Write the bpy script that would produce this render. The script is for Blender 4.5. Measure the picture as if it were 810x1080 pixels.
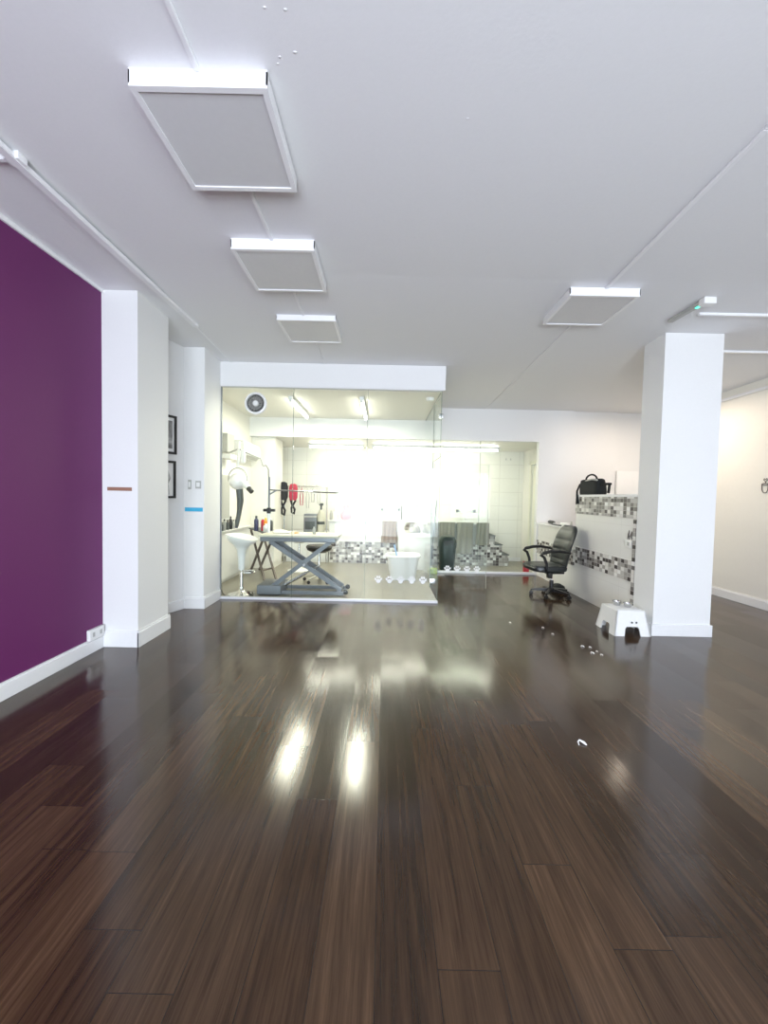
import bpy, bmesh, math, random
from mathutils import Vector, Matrix
random.seed(4)
PI = math.pi
scene = bpy.context.scene
C = scene.collection
for o in list(bpy.data.objects): bpy.data.objects.remove(o)

# ------------------------------------------------------------------ camera
cam = bpy.data.cameras.new('camera'); camo = bpy.data.objects.new('camera', cam); C.objects.link(camo)
cam.sensor_fit = 'VERTICAL'; cam.sensor_height = 36; cam.sensor_width = 27; cam.lens = 36 * 430 / 1080
cam.clip_start = 0.02; cam.clip_end = 200
pitch, roll = math.radians(-2.13), math.radians(1.2)
fw = Vector((0, math.cos(pitch), math.sin(pitch))); rt = Vector((1, 0, 0)); up = rt.cross(fw)
R_ = rt * math.cos(roll) + up * math.sin(roll); U_ = -rt * math.sin(roll) + up * math.cos(roll)
camo.matrix_world = Matrix(((R_.x, U_.x, -fw.x, 0), (R_.y, U_.y, -fw.y, 0), (R_.z, U_.z, -fw.z, 1.35), (0, 0, 0, 1)))
scene.camera = camo

# ------------------------------------------------------------------ world, daylight, exposure
w = bpy.data.worlds.new('World'); scene.world = w; w.use_nodes = True
w.node_tree.nodes['Background'].inputs[0].default_value = (0.80, 0.88, 1.0, 1)
w.node_tree.nodes['Background'].inputs[1].default_value = 1.6
scene.view_settings.view_transform = 'Standard'; scene.view_settings.look = 'None'
scene.view_settings.exposure = 0.12; scene.view_settings.gamma = 1; scene.view_settings.use_curve_mapping = False

def area(name, loc, size, power, color, rot):
    l = bpy.data.lights.new(name, 'AREA'); l.shape = 'RECTANGLE'; l.size, l.size_y = size
    l.energy = power; l.color = color
    o = bpy.data.objects.new(name, l); C.objects.link(o); o.location = loc; o.rotation_euler = rot
    return o
# daylight through the three shop front openings behind the camera
for i, (x0, x1, z0) in enumerate(((-1.6, 0.7, 0.05), (0.85, 1.9, 0.05), (2.9, 4.8, 0.5))):
    area('daylight', ((x0 + x1) / 2, -3.05, (z0 + 2.3) / 2), (x1 - x0, 2.3 - z0), 51 * (x1 - x0) * (2.3 - z0) * (0.36 if i == 2 else 1.0), (0.80, 0.885, 1.0), (PI / 2, 0, 0))
# fluorescent tubes (the fittings themselves are built below)
WARM = (1.0, 0.965, 0.80)
area('tube_light', (-1.33, 6.33, 2.63), (0.10, 1.25), 30, WARM, (0, 0, 0))
area('tube_light', (-0.34, 6.33, 2.63), (0.10, 1.25), 30, WARM, (0, 0, 0))
area('tube_light', (-0.98, 8.2, 2.27), (1.12, 0.10), 7, WARM, (0, 0, 0))
area('tube_light', (1.00, 8.2, 2.27), (2.54, 0.10), 15, WARM, (0, 0, 0))
area('bay_light', (4.05, 6.1, 2.88), (0.55, 0.55), 26, (1.0, 0.84, 0.68), (0, 0, 0))

# ------------------------------------------------------------------ materials
def mat(name, col, rough=0.5, metal=0.0, emit=None, var=0.0, bump=0.0, scale=30, spec=0.5):
    m = bpy.data.materials.new(name); m.use_nodes = True
    nt = m.node_tree; b = nt.nodes['Principled BSDF']
    b.inputs['Base Color'].default_value = (*col, 1); b.inputs['Roughness'].default_value = rough
    b.inputs['Metallic'].default_value = metal; b.inputs['Specular IOR Level'].default_value = spec
    if emit:
        b.inputs['Emission Color'].default_value = (*emit[0], 1); b.inputs['Emission Strength'].default_value = emit[1]
    tc = nt.nodes.new('ShaderNodeTexCoord'); n = nt.nodes.new('ShaderNodeTexNoise')
    nt.links.new(tc.outputs['Object'], n.inputs['Vector']); n.inputs['Scale'].default_value = scale; n.inputs['Detail'].default_value = 4
    mx = nt.nodes.new('ShaderNodeMix'); mx.data_type = 'RGBA'
    v = var if var else 0.03
    mx.inputs[6].default_value = (*[c * (1 - v) for c in col], 1); mx.inputs[7].default_value = (*[min(1, c * (1 + v)) for c in col], 1)
    nt.links.new(n.outputs['Fac'], mx.inputs[0]); nt.links.new(mx.outputs[2], b.inputs['Base Color'])
    if bump:
        bp = nt.nodes.new('ShaderNodeBump'); bp.inputs['Strength'].default_value = bump; bp.inputs['Distance'].default_value = 0.004
        nt.links.new(n.outputs['Fac'], bp.inputs['Height']); nt.links.new(bp.outputs[0], b.inputs['Normal'])
    return m

class N:   # tiny node helper
    def __init__(s, m): s.nt = m.node_tree
    def add(s, t, **k):
        n = s.nt.nodes.new(t)
        for a, v in k.items(): setattr(n, a, v)
        return n
    def m(s, op, a, b=None):
        n = s.add('ShaderNodeMath', operation=op)
        for i, v in enumerate((a, b)):
            if v is None: continue
            if isinstance(v, (int, float)): n.inputs[i].default_value = v
            else: s.nt.links.new(v, n.inputs[i])
        return n.outputs[0]
    def xyz(s, a, b, c):
        n = s.add('ShaderNodeCombineXYZ')
        for i, v in enumerate((a, b, c)):
            if isinstance(v, (int, float)): n.inputs[i].default_value = v
            else: s.nt.links.new(v, n.inputs[i])
        return n.outputs[0]

def ramp(h, fac, stops, interp='LINEAR'):
    r = h.add('ShaderNodeValToRGB'); r.color_ramp.interpolation = interp
    e = r.color_ramp.elements
    while len(e) < len(stops): e.new(0.5)
    for i, (p, c) in enumerate(stops): e[i].position = p; e[i].color = (*c, 1)
    h.nt.links.new(fac, r.inputs[0]); return r.outputs[0]

def plank_material(name, stops, wid, ln, rough, tilt, grainmul=1.0, spec=0.5, streak=1.0):
    m = bpy.data.materials.new(name); m.use_nodes = True; h = N(m); L = h.nt.links
    b = h.nt.nodes['Principled BSDF']
    tc = h.add('ShaderNodeTexCoord'); sp = h.add('ShaderNodeSeparateXYZ'); L.new(tc.outputs['Object'], sp.inputs[0])
    u = h.m('DIVIDE', sp.outputs[0], wid); iu = h.m('FLOOR', u); fu = h.m('FRACT', u)
    wn = h.add('ShaderNodeTexWhiteNoise', noise_dimensions='1D'); L.new(iu, wn.inputs['W'])
    v = h.m('ADD', h.m('DIVIDE', sp.outputs[1], ln), h.m('MULTIPLY', wn.outputs['Value'], 7.31)); iv = h.m('FLOOR', v); fv = h.m('FRACT', v)
    w2 = h.add('ShaderNodeTexWhiteNoise', noise_dimensions='2D'); L.new(h.xyz(iu, iv, 0), w2.inputs['Vector'])
    # grain: noise stretched along the plank, offset per plank
    off = h.m('MULTIPLY', w2.outputs['Value'], 37.0)
    def grain(sx, sy, det, seed):
        g = h.add('ShaderNodeTexNoise'); g.inputs['Scale'].default_value = 1; g.inputs['Detail'].default_value = det; g.inputs['Roughness'].default_value = 0.65; g.inputs['Distortion'].default_value = 0.4
        L.new(h.xyz(h.m('MULTIPLY', sp.outputs[0], sx), h.m('ADD', h.m('MULTIPLY', sp.outputs[1], sy), off), seed), g.inputs['Vector']); return g.outputs['Fac']
    g1 = grain(38, 1.7, 7, 0.0); g2 = grain(150, 4.0, 5, 3.0)
    t = h.m('ADD', h.m('MULTIPLY', h.m('SUBTRACT', g1, 0.5), 1.15 * grainmul), h.m('MULTIPLY', h.m('SUBTRACT', g2, 0.5), 0.6 * grainmul))
    t = h.m('ADD', t, h.m('ADD', h.m('MULTIPLY', h.m('SUBTRACT', w2.outputs['Value'], 0.5), 0.26), 0.475))
    col = ramp(h, t, stops)
    e1 = h.m('LESS_THAN', fu, 0.012); e2 = h.m('LESS_THAN', fv, 0.0022); gap = h.m('MAXIMUM', e1, e2)
    mx = h.add('ShaderNodeMix', data_type='RGBA'); mx.inputs[7].default_value = (0.012, 0.008, 0.006, 1)
    L.new(h.m('MULTIPLY', gap, 0.8), mx.inputs[0]); L.new(col, mx.inputs[6]); L.new(mx.outputs[2], b.inputs['Base Color'])
    L.new(h.m('ADD', h.m('MULTIPLY', g1, 0.06), rough - 0.03), b.inputs['Roughness'])
    b.inputs['Specular IOR Level'].default_value = spec
    # each board lies at a very slightly different tilt
    w3 = h.add('ShaderNodeTexWhiteNoise', noise_dimensions='2D'); L.new(h.xyz(h.m('ADD', iu, 13.7), iv, 0), w3.inputs['Vector'])
    sb = h.add('ShaderNodeVectorMath', operation='SUBTRACT'); L.new(w3.outputs['Color'], sb.inputs[0]); sb.inputs[1].default_value = (0.5, 0.5, 0.5)
    sc = h.add('ShaderNodeVectorMath', operation='MULTIPLY'); L.new(sb.outputs[0], sc.inputs[0]); sc.inputs[1].default_value = (tilt * 0.6, tilt, 0)
    bp = h.add('ShaderNodeBump'); bp.inputs['Strength'].default_value = 0.12; bp.inputs['Distance'].default_value = 0.0012
    L.new(h.m('SUBTRACT', g2, h.m('MULTIPLY', gap, 0.8)), bp.inputs['Height'])
    ad = h.add('ShaderNodeVectorMath', operation='ADD'); L.new(bp.outputs[0], ad.inputs[0]); L.new(sc.outputs[0], ad.inputs[1])
    nm = h.add('ShaderNodeVectorMath', operation='NORMALIZE'); L.new(ad.outputs[0], nm.inputs[0]); L.new(nm.outputs[0], b.inputs['Normal'])
    return m

def mosaic_material(name, su, sv, stops):
    m = bpy.data.materials.new(name); m.use_nodes = True; h = N(m); L = h.nt.links; b = h.nt.nodes['Principled BSDF']
    tc = h.add('ShaderNodeTexCoord'); sp = h.add('ShaderNodeSeparateXYZ'); L.new(tc.outputs['Object'], sp.inputs[0])
    u = h.m('DIVIDE', h.m('ADD', h.m('ADD', sp.outputs[0], sp.outputs[1]), 20.013), su); v = h.m('DIVIDE', sp.outputs[2], sv)
    wn = h.add('ShaderNodeTexWhiteNoise', noise_dimensions='2D'); L.new(h.xyz(h.m('FLOOR', u), h.m('FLOOR', v), 0), wn.inputs['Vector'])
    col = ramp(h, wn.outputs['Value'], stops, 'CONSTANT')
    g = h.m('MAXIMUM', h.m('LESS_THAN', h.m('FRACT', u), 0.07), h.m('LESS_THAN', h.m('FRACT', v), 0.08))
    mx = h.add('ShaderNodeMix', data_type='RGBA'); mx.inputs[7].default_value = (0.55, 0.53, 0.50, 1)
    L.new(g, mx.inputs[0]); L.new(col, mx.inputs[6]); L.new(mx.outputs[2], b.inputs['Base Color'])
    b.inputs['Roughness'].default_value = 0.25
    return m

def tile_material(name, su, sv, col, grout):
    m = bpy.data.materials.new(name); m.use_nodes = True; h = N(m); L = h.nt.links; b = h.nt.nodes['Principled BSDF']
    tc = h.add('ShaderNodeTexCoord'); sp = h.add('ShaderNodeSeparateXYZ'); L.new(tc.outputs['Object'], sp.inputs[0])
    u = h.m('DIVIDE', h.m('ADD', h.m('ADD', sp.outputs[0], sp.outputs[1]), 20.1), su); v = h.m('DIVIDE', sp.outputs[2], sv)
    g = h.m('MAXIMUM', h.m('LESS_THAN', h.m('FRACT', u), 0.010 / su * 0.4), h.m('LESS_THAN', h.m('FRACT', v), 0.010 / sv * 0.4))
    mx = h.add('ShaderNodeMix', data_type='RGBA'); mx.inputs[6].default_value = (*col, 1); mx.inputs[7].default_value = (*grout, 1)
    L.new(g, mx.inputs[0]); L.new(mx.outputs[2], b.inputs['Base Color']); b.inputs['Roughness'].default_value = 0.25
    return m

def glass_material(name, tint=(0.97, 0.99, 0.975), amt=1.0):
    m = bpy.data.materials.new(name); m.use_nodes = True; h = N(m); L = h.nt.links
    for n in list(h.nt.nodes): h.nt.nodes.remove(n)
    out = h.add('ShaderNodeOutputMaterial'); tr = h.add('ShaderNodeBsdfTransparent'); tr.inputs[0].default_value = (*tint, 1)
    gl = h.add('ShaderNodeBsdfGlossy'); gl.inputs['Roughness'].default_value = 0.0; gl.inputs['Color'].default_value = (1, 1, 1, 1)
    lw = h.add('ShaderNodeLayerWeight'); lw.inputs['Blend'].default_value = 0.5
    f = h.m('ADD', h.m('MULTIPLY', h.m('POWER', lw.outputs['Facing'], 5.0), 0.9), 0.010 * amt)
    mx = h.add('ShaderNodeMixShader'); L.new(f, mx.inputs[0]); L.new(tr.outputs[0], mx.inputs[1]); L.new(gl.outputs[0], mx.inputs[2]); L.new(mx.outputs[0], out.inputs[0])
    return m

def art_material(name, seed):
    m = bpy.data.materials.new(name); m.use_nodes = True; h = N(m); L = h.nt.links; b = h.nt.nodes['Principled BSDF']
    tc = h.add('ShaderNodeTexCoord'); mp = h.add('ShaderNodeMapping'); L.new(tc.outputs['Object'], mp.inputs[0]); mp.inputs['Location'].default_value = (seed, seed * 2, seed * 3)
    n = h.add('ShaderNodeTexNoise'); L.new(mp.outputs[0], n.inputs['Vector']); n.inputs['Scale'].default_value = 6; n.inputs['Detail'].default_value = 3
    c = ramp(h, n.outputs['Fac'], [(0.35, (0.10, 0.10, 0.10)), (0.5, (0.32, 0.32, 0.32)), (0.6, (0.6, 0.6, 0.6))])
    L.new(c, b.inputs['Base Color']); b.inputs['Roughness'].default_value = 0.08
    return m

M = {}
M['wood'] = plank_material('dark_wood_floor', [(0.12, (0.012, 0.006, 0.0025)), (0.38, (0.037, 0.019, 0.009)), (0.58, (0.066, 0.036, 0.018)), (0.76, (0.105, 0.060, 0.032)), (0.95, (0.18, 0.085, 0.048))], 0.18, 1.22, 0.15, 0.045, 0.75, spec=0.5)
M['vinyl'] = plank_material('grey_vinyl_floor', [(0.1, (0.17, 0.155, 0.12)), (0.5, (0.26, 0.24, 0.19)), (0.9, (0.36, 0.33, 0.27))], 0.30, 0.60, 0.30, 0.012, 0.6)
M['white'] = mat('white_wall_paint', (0.80, 0.80, 0.79), 0.55, var=0.02, bump=0.08, scale=60)
M['ceil'] = mat('white_ceiling_paint', (0.81, 0.81, 0.82), 0.8, var=0.02, bump=0.12, scale=70)
M['purple'] = mat('purple_wall_paint', (0.130, 0.013, 0.105), 0.6, var=0.04, bump=0.12, scale=80)
M['cream'] = mat('warm_white_paint', (0.82, 0.80, 0.74), 0.5, var=0.02)
M['skirt'] = mat('white_gloss_trim', (0.82, 0.82, 0.82), 0.25)
M['walltile'] = tile_material('large_white_tiles', 0.42, 0.30, (0.80, 0.79, 0.73), (0.50, 0.48, 0.42))
M['panel'] = tile_material('white_panel_tiles', 0.60, 0.36, (0.80, 0.79, 0.76), (0.70, 0.69, 0.66))
gre = [(0.0, (0.72, 0.70, 0.67)), (0.16, (0.36, 0.34, 0.32)), (0.42, (0.17, 0.155, 0.15)), (0.60, (0.50, 0.48, 0.46)), (0.74, (0.075, 0.062, 0.06)), (0.93, (0.82, 0.81, 0.79))]
M['mosaic'] = mosaic_material('grey_mosaic_tiles', 0.066, 0.0462, gre)
M['mosaic2'] = mosaic_material('bath_mosaic_tiles', 0.060, 0.054, gre)
M['glass'] = glass_material('clear_glass')
M['glassedge'] = mat('green_glass_edge', (0.10, 0.16, 0.13), 0.15)
M['plastic'] = mat('white_plastic', (0.82, 0.82, 0.80), 0.3)
M['fit'] = mat('white_enamel_fitting', (0.86, 0.86, 0.87), 0.3)
M['diffuser'] = mat('opal_diffuser', (0.66, 0.66, 0.665), 0.35)
M['tube'] = mat('lit_tube', (0.9, 0.9, 0.85), 0.4, emit=((1.0, 0.98, 0.86), 20))
M['tube2'] = mat('lit_tube_bath_room', (0.9, 0.9, 0.85), 0.4, emit=((1.0, 0.98, 0.86), 32))
M['steel'] = mat('brushed_steel', (0.62, 0.62, 0.62), 0.25, 1.0)
M['chrome'] = mat('chrome', (0.8, 0.8, 0.8), 0.08, 1.0)
M['alu'] = mat('white_aluminium', (0.80, 0.80, 0.82), 0.35, 0.1)
M['black'] = mat('black_leather', (0.018, 0.021, 0.021), 0.33, bump=0.2, scale=120)
M['blackp'] = mat('black_plastic', (0.012, 0.012, 0.013), 0.38)
M['blackf'] = mat('black_fabric', (0.010, 0.012, 0.012), 0.85, bump=0.3, scale=200)
M['greyp'] = mat('grey_painted_steel', (0.20, 0.215, 0.235), 0.4, 0.2)
M['dgrey'] = mat('dark_grey_metal', (0.09, 0.10, 0.10), 0.4, 0.3)
M['lgrey'] = mat('light_grey_plastic', (0.45, 0.45, 0.42), 0.4)
M['brownleg'] = mat('dark_brown_wood', (0.10, 0.075, 0.06), 0.5)
M['rubber'] = mat('cream_rubber_mat', (0.62, 0.60, 0.50), 0.6)
M['red'] = mat('red_plastic', (0.55, 0.02, 0.04), 0.35)
M['dred'] = mat('red_nylon', (0.42, 0.02, 0.05), 0.6)
M['pink'] = mat('pink_plastic', (0.95, 0.35, 0.42), 0.35)
M['orange'] = mat('orange_plastic', (0.9, 0.30, 0.03), 0.35)
M['yellow'] = mat('yellow_plastic', (0.85, 0.60, 0.05), 0.35)
M['green'] = mat('lime_plastic', (0.32, 0.42, 0.06), 0.4)
M['navy'] = mat('navy_plastic', (0.03, 0.035, 0.10), 0.35)
M['bluep'] = mat('blue_plastic', (0.25, 0.45, 0.75), 0.35)
M['gtowel'] = mat('grey_towelling', (0.34, 0.33, 0.29), 0.95, var=0.1, bump=0.8, scale=160)
M['btowel'] = mat('taupe_towelling', (0.36, 0.29, 0.25), 0.95, var=0.1, bump=0.8, scale=160)
M['bin'] = mat('dark_green_black_plastic', (0.018, 0.035, 0.033), 0.35)
M['btape'] = mat('brown_tape', (0.30, 0.15, 0.10), 0.5)
M['ctape'] = mat('blue_tape', (0.05, 0.42, 0.68), 0.5)
M['ink'] = mat('black_decal_vinyl', (0.10, 0.08, 0.07), 0.5)
M['decal'] = mat('white_frosted_decal', (0.88, 0.88, 0.86), 0.6)
M['breflect'] = mat('blue_grey_reflected_lettering', (0.30, 0.34, 0.42), 0.6)  # colour for the reflected lettering drawn on the front panes
M['led'] = mat('green_indicator', (0.1, 0.6, 0.4), 0.3, emit=((0.1, 0.9, 0.6), 1.5))
M['paper'] = mat('white_paper', (0.85, 0.85, 0.84), 0.6)
M['scuff'] = mat('grey_scuff', (0.55, 0.55, 0.56), 0.8)
M['door'] = mat('cream_door_paint', (0.80, 0.79, 0.68), 0.4)
M['art1'] = art_material('grey_photo_print', 1.3); M['art2'] = art_material('dark_photo_print', 7.7)

# ------------------------------------------------------------------ mesh builder
class MB:
    def __init__(s): s.bm = bmesh.new()
    def box(s, x0, x1, y0, y1, z0, z1, bev=0.0, rot=None):
        r = bmesh.ops.create_cube(s.bm, size=1); vs = r['verts']
        c = Vector(((x0 + x1) / 2, (y0 + y1) / 2, (z0 + z1) / 2))
        for v in vs: v.co = Vector((v.co.x * (x1 - x0), v.co.y * (y1 - y0), v.co.z * (z1 - z0)))
        if bev:
            es = list({e for v in vs for e in v.link_edges})
            rb = bmesh.ops.bevel(s.bm, geom=es, offset=bev, segments=3, affect='EDGES', profile=0.6)
            vs = list({v for f in rb['faces'] for v in f.verts} | {v for v in vs if v.is_valid})
        for v in vs: v.co = (rot @ v.co if rot else v.co) + c
        return s
    def bar(s, a, b, wid, thk, upv=(0, 0, 1), bev=0.0):       # rectangular bar from a to b
        a, b = Vector(a), Vector(b); d = b - a; L = d.length; d.normalize(); u = Vector(upv)
        x = d.cross(u); x.normalize(); z = x.cross(d)
        m = Matrix((x, d, z)).transposed(); c = (a + b) / 2
        r = bmesh.ops.create_cube(s.bm, size=1)
        vs = r['verts']
        for v in vs: v.co = Vector((v.co.x * wid, v.co.y * L, v.co.z * thk))
        if bev:
            rb = bmesh.ops.bevel(s.bm, geom=list({e for v in vs for e in v.link_edges}), offset=bev, segments=2, affect='EDGES')
            vs = list({v for f in rb['faces'] for v in f.verts} | {v for v in vs if v.is_valid})
        for v in vs: v.co = m @ v.co + c
        return s
    def tube(s, pts, r, n=10, closed=False):
        pts = [Vector(p) for p in pts]; rings = []; prev = None; k = len(pts)
        for i, p in enumerate(pts):
            if closed: d = pts[(i + 1) % k] - pts[i - 1]
            else: d = pts[min(i + 1, k - 1)] - pts[max(i - 1, 0)]
            d.normalize()
            if prev is None: x = d.orthogonal().normalized()
            else: x = (prev - d * prev.dot(d)).normalized()
            prev = x; y = d.cross(x); rr = r[i] if isinstance(r, (list, tuple)) else r
            rings.append([s.bm.verts.new(p + x * math.cos(a) * rr + y * math.sin(a) * rr) for a in [2 * PI * j / n for j in range(n)]])
        for i in range(k if closed else k - 1):
            A, B = rings[i], rings[(i + 1) % k]
            for j in range(n): s.bm.faces.new((A[j], A[(j + 1) % n], B[(j + 1) % n], B[j]))
        if not closed: s.bm.faces.new(rings[0][::-1]); s.bm.faces.new(rings[-1])
        return s
    def lathe(s, prof, c=(0, 0, 0), n=24, ax='z', sx=1.0, sy=1.0):      # prof: (radius, height)
        c = Vector(c); rings = []
        for r, h in prof:
            ring = []
            for j in range(n):
                a = 2 * PI * j / n; p = (max(r, 1e-4) * math.cos(a) * sx, max(r, 1e-4) * math.sin(a) * sy)
                v = Vector((p[0], p[1], h)) if ax == 'z' else (Vector((p[0], h, p[1])) if ax == 'y' else Vector((h, p[0], p[1])))
                ring.append(s.bm.verts.new(v + c))
            rings.append(ring)
        for A, B in zip(rings, rings[1:]):
            for j in range(n): s.bm.faces.new((A[j], A[(j + 1) % n], B[(j + 1) % n], B[j]))
        s.bm.faces.new(rings[0][::-1]); s.bm.faces.new(rings[-1])
        return s
    def prism(s, poly, d, f):        # poly 2-D points, extruded by d; f maps (a, b, t) to 3-D
        A = [s.bm.verts.new(f(a, b, 0)) for a, b in poly]; B = [s.bm.verts.new(f(a, b, d)) for a, b in poly]
        s.bm.faces.new(A[::-1]); s.bm.faces.new(B); n = len(poly)
        for i in range(n): s.bm.faces.new((A[i], A[(i + 1) % n], B[(i + 1) % n], B[i]))
        return s
    def loft(s, rings, cap=True):
        R = [[s.bm.verts.new(p) for p in r] for r in rings]; n = len(R[0])
        for A, B in zip(R, R[1:]):
            for j in range(n): s.bm.faces.new((A[j], A[(j + 1) % n], B[(j + 1) % n], B[j]))
        if cap: s.bm.faces.new(R[0][::-1]); s.bm.faces.new(R[-1])
        return s
    def sheet(s, fn, nu, nv, thick):     # cloth: fn(u,v)->3-D, with thickness along thick vector
        t = Vector(thick); G = []
        for off in (Vector(), t): G.append([[s.bm.verts.new(Vector(fn(i / nu, j / nv)) + off) for j in range(nv + 1)] for i in range(nu + 1)])
        for k, g in enumerate(G):
            for i in range(nu):
                for j in range(nv):
                    q = (g[i][j], g[i + 1][j], g[i + 1][j + 1], g[i][j + 1]); s.bm.faces.new(q if k else q[::-1])
        a, b = G
        rim = [(i, 0) for i in range(nu)] + [(nu, j) for j in range(nv)] + [(i, nv) for i in range(nu, 0, -1)] + [(0, j) for j in range(nv, 0, -1)]
        for k, (i, j) in enumerate(rim):
            i2, j2 = rim[(k + 1) % len(rim)]; s.bm.faces.new((a[i][j], a[i2][j2], b[i2][j2], b[i][j]))
        return s

def obj(name, mb, m, parent=None, smooth=True, label=None):
    bmesh.ops.recalc_face_normals(mb.bm, faces=mb.bm.faces)
    me = bpy.data.meshes.new(name)
    if smooth:
        for f in mb.bm.faces: f.smooth = True
        for e in mb.bm.edges:
            if len(e.link_faces) == 2 and e.calc_face_angle(0) > math.radians(38): e.smooth = False
    mb.bm.to_mesh(me); mb.bm.free(); me.materials.append(M[m] if isinstance(m, str) else m)
    o = bpy.data.objects.new(name, me); C.objects.link(o)
    if parent: o.parent = parent
    if label: o['label'] = label
    return o
def tag(o, label, cat, group=None):
    o['label'] = label; o['category'] = cat
    if group: o['group'] = group
    return o
def thing(name, label, cat, loc=(0, 0, 0), rz=0, group=None):
    o = bpy.data.objects.new(name, None); C.objects.link(o); o.empty_display_size = 0.1
    o.location = loc; o.rotation_euler = (0, 0, rz); return tag(o, label, cat, group)
def struct(name, mb, m, parent=None):
    o = obj(name, mb, m, parent, smooth=False)
    if not parent: o['kind'] = 'structure'
    return o
def dup(root, loc, rz=0, label=None):
    r = root.copy(); C.objects.link(r); r.location = loc; r.rotation_euler = (0, 0, rz)
    if label: r['label'] = label
    for ch in list(root.children):
        c = ch.copy(); C.objects.link(c); c.parent = r
        for g in list(ch.children): d = g.copy(); C.objects.link(d); d.parent = c
    return r
def zc(y): return 3.05 if y < 3.2 else 3.05 - 0.0256 * (y - 3.2)

# ------------------------------------------------------------------ structure
FR = -3.0
b = MB(); b.box(-2.75, 0.72, FR, 5.21, -0.1, 0); b.box(0.72, 5.1, FR, 7.36, -0.1, 0); b.bm.verts.ensure_lookup_table()
struct('floor', b, 'wood')
f2 = struct('floor_grooming_room', MB().box(-2.75, 0.72, 5.21, 7.36, -0.1, -0.001).box(-2.75, 3.2, 7.36, 9.1, -0.1, -0.001), 'vinyl')
# ceiling: level, then falling slightly towards the back
poly = [(FR, zc(0)), (3.2, zc(3.2)), (7.3, zc(7.3)), (7.7, zc(7.7)), (7.7, 3.2), (FR, 3.2)]
struct('ceiling', MB().prism(poly, 7.85, lambda a, c, t: Vector((-2.75 + t, a, c))), 'ceil')
struct('ceiling_grooming_room', MB().box(-2.6, 0.70, 5.29, 7.30, 2.72, 2.80), 'cream')
struct('ceiling_bath_room', MB().box(-2.75, 3.15, 7.42, 9.05, 2.385, 2.45), 'cream')
struct('wall_left', MB().box(-2.75, -2.42, FR, 3.50, 0, 3.06), 'purple')
b = MB(); b.box(-2.75, -2.115, 3.50, 3.99, 0, 3.06); struct('wall_left_pier', b, 'white')
struct('wall_left_recess', MB().prism([(-2.75, 3.97), (-2.615, 3.97), (-2.308, 4.75), (-2.75, 4.75)], 3.06, lambda a, c, t: Vector((a, c, t))), 'white')
b = MB(); b.box(-2.75, -2.085, 4.72, 5.25, 0, 3.06, 0.012); struct('wall_left_second_pier', b, 'white')
struct('wall_left_inner', MB().box(-2.75, -2.42, 5.25, 9.05, 0, 2.78), 'cream')
struct('wall_right', MB().box(4.92, 5.1, FR, 7.6, 0, 3.06), 'cream')
b = MB(); b.box(-2.42, 2.74, 7.30, 7.42, 2.385, 3.06); b.box(2.74, 3.34, 7.30, 7.42, 0, 3.06)
struct('wall_back', b, 'white')
b = MB(); b.box(3.34, 4.15, 7.36, 7.55, 0, 3.06); b.box(4.15, 4.92, 7.42, 7.6, 0, 3.06); struct('wall_back_recess', b, 'white')
struct('wall_back_pier', MB().box(-2.42, -2.00, 7.42, 8.0, 0, 2.385), 'cream')
struct('wall_bath_room', MB().box(-2.42, 3.15, 8.9, 9.05, 0, 2.385), 'walltile')
b = MB(); b.box(3.02, 3.15, 7.42, 7.62, 0, 2.385); b.box(3.02, 3.15, 8.40, 8.9, 0, 2.385); b.box(3.02, 3.15, 7.62, 8.40, 2.08, 2.385)
struct('wall_bath_room_right', b, 'cream')
# shop front behind the camera with three openings
b = MB()
b.box(-2.75, 5.1, FR - 0.12, FR, 2.3, 3.2)
for x0, x1 in ((-2.75, -1.6), (0.7, 0.85), (1.9, 2.9), (4.8, 5.1)): b.box(x0, x1, FR - 0.12, FR, 0, 2.3)
b.box(2.9, 4.8, FR - 0.12, FR, 0, 0.5)
struct('wall_front', b, 'white')
# bulkhead over the glass
struct('trim_1', MB().box(-2.085, 0.74, 5.17, 5.29, 2.70, 3.04), 'white')
struct('trim_2', MB().box(-2.42, -2.405, FR, 3.50, 3.02, 3.05), 'skirt')
# square pillar on the right
b = MB(); b.box(2.745, 3.325, 4.09, 4.42, 0, 3.06); struct('wall_right_pillar', b, 'white')
b = MB(); b.box(2.728, 3.342, 4.072, 4.42, 0, 0.12, 0.006); struct('baseboard_pillar', b, 'skirt')

def skirting(name, segs, hgt=0.13, t=0.018):
    b = MB()
    for x0, y0, x1, y1, nx, ny in segs:       # segment along a wall, (nx, ny) points into the room
        b.box(min(x0, x1, x0 + nx * t, x1 + nx * t), max(x0, x1, x0 + nx * t, x1 + nx * t), min(y0, y1, y0 + ny * t, y1 + ny * t), max(y0, y1, y0 + ny * t, y1 + ny * t), 0, hgt, 0.004)
        t2 = t * 0.6
        b.box(min(x0, x1, x0 + nx * t2, x1 + nx * t2), max(x0, x1, x0 + nx * t2, x1 + nx * t2), min(y0, y1, y0 + ny * t2, y1 + ny * t2), max(y0, y1, y0 + ny * t2, y1 + ny * t2), hgt - 0.005, hgt + 0.014)
    return struct(name, b, 'skirt')
skirting('baseboard_left', [(-2.42, FR, -2.42, 3.50, 1, 0)], 0.10, 0.02)
skirting('baseboard_pier', [(-2.42, 3.50, -2.097, 3.50, 0, -1), (-2.115, 3.482, -2.115, 4.008, 1, 0), (-2.55, 3.99, -2.115, 3.99, 0, 1)], 0.13)
struct('baseboard_recess', MB().bar((-2.58, 4.03, 0.055), (-2.31, 4.72, 0.055), 0.03, 0.11, bev=0.003), 'skirt')
skirting('baseboard_second_pier', [(-2.31, 4.72, -2.067, 4.72, 0, -1), (-2.085, 4.70, -2.085, 5.17, 1, 0)], 0.12)
skirting('baseboard_right', [(4.92, FR, 4.92, 7.4, -1, 0)], 0.11, 0.02)
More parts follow.
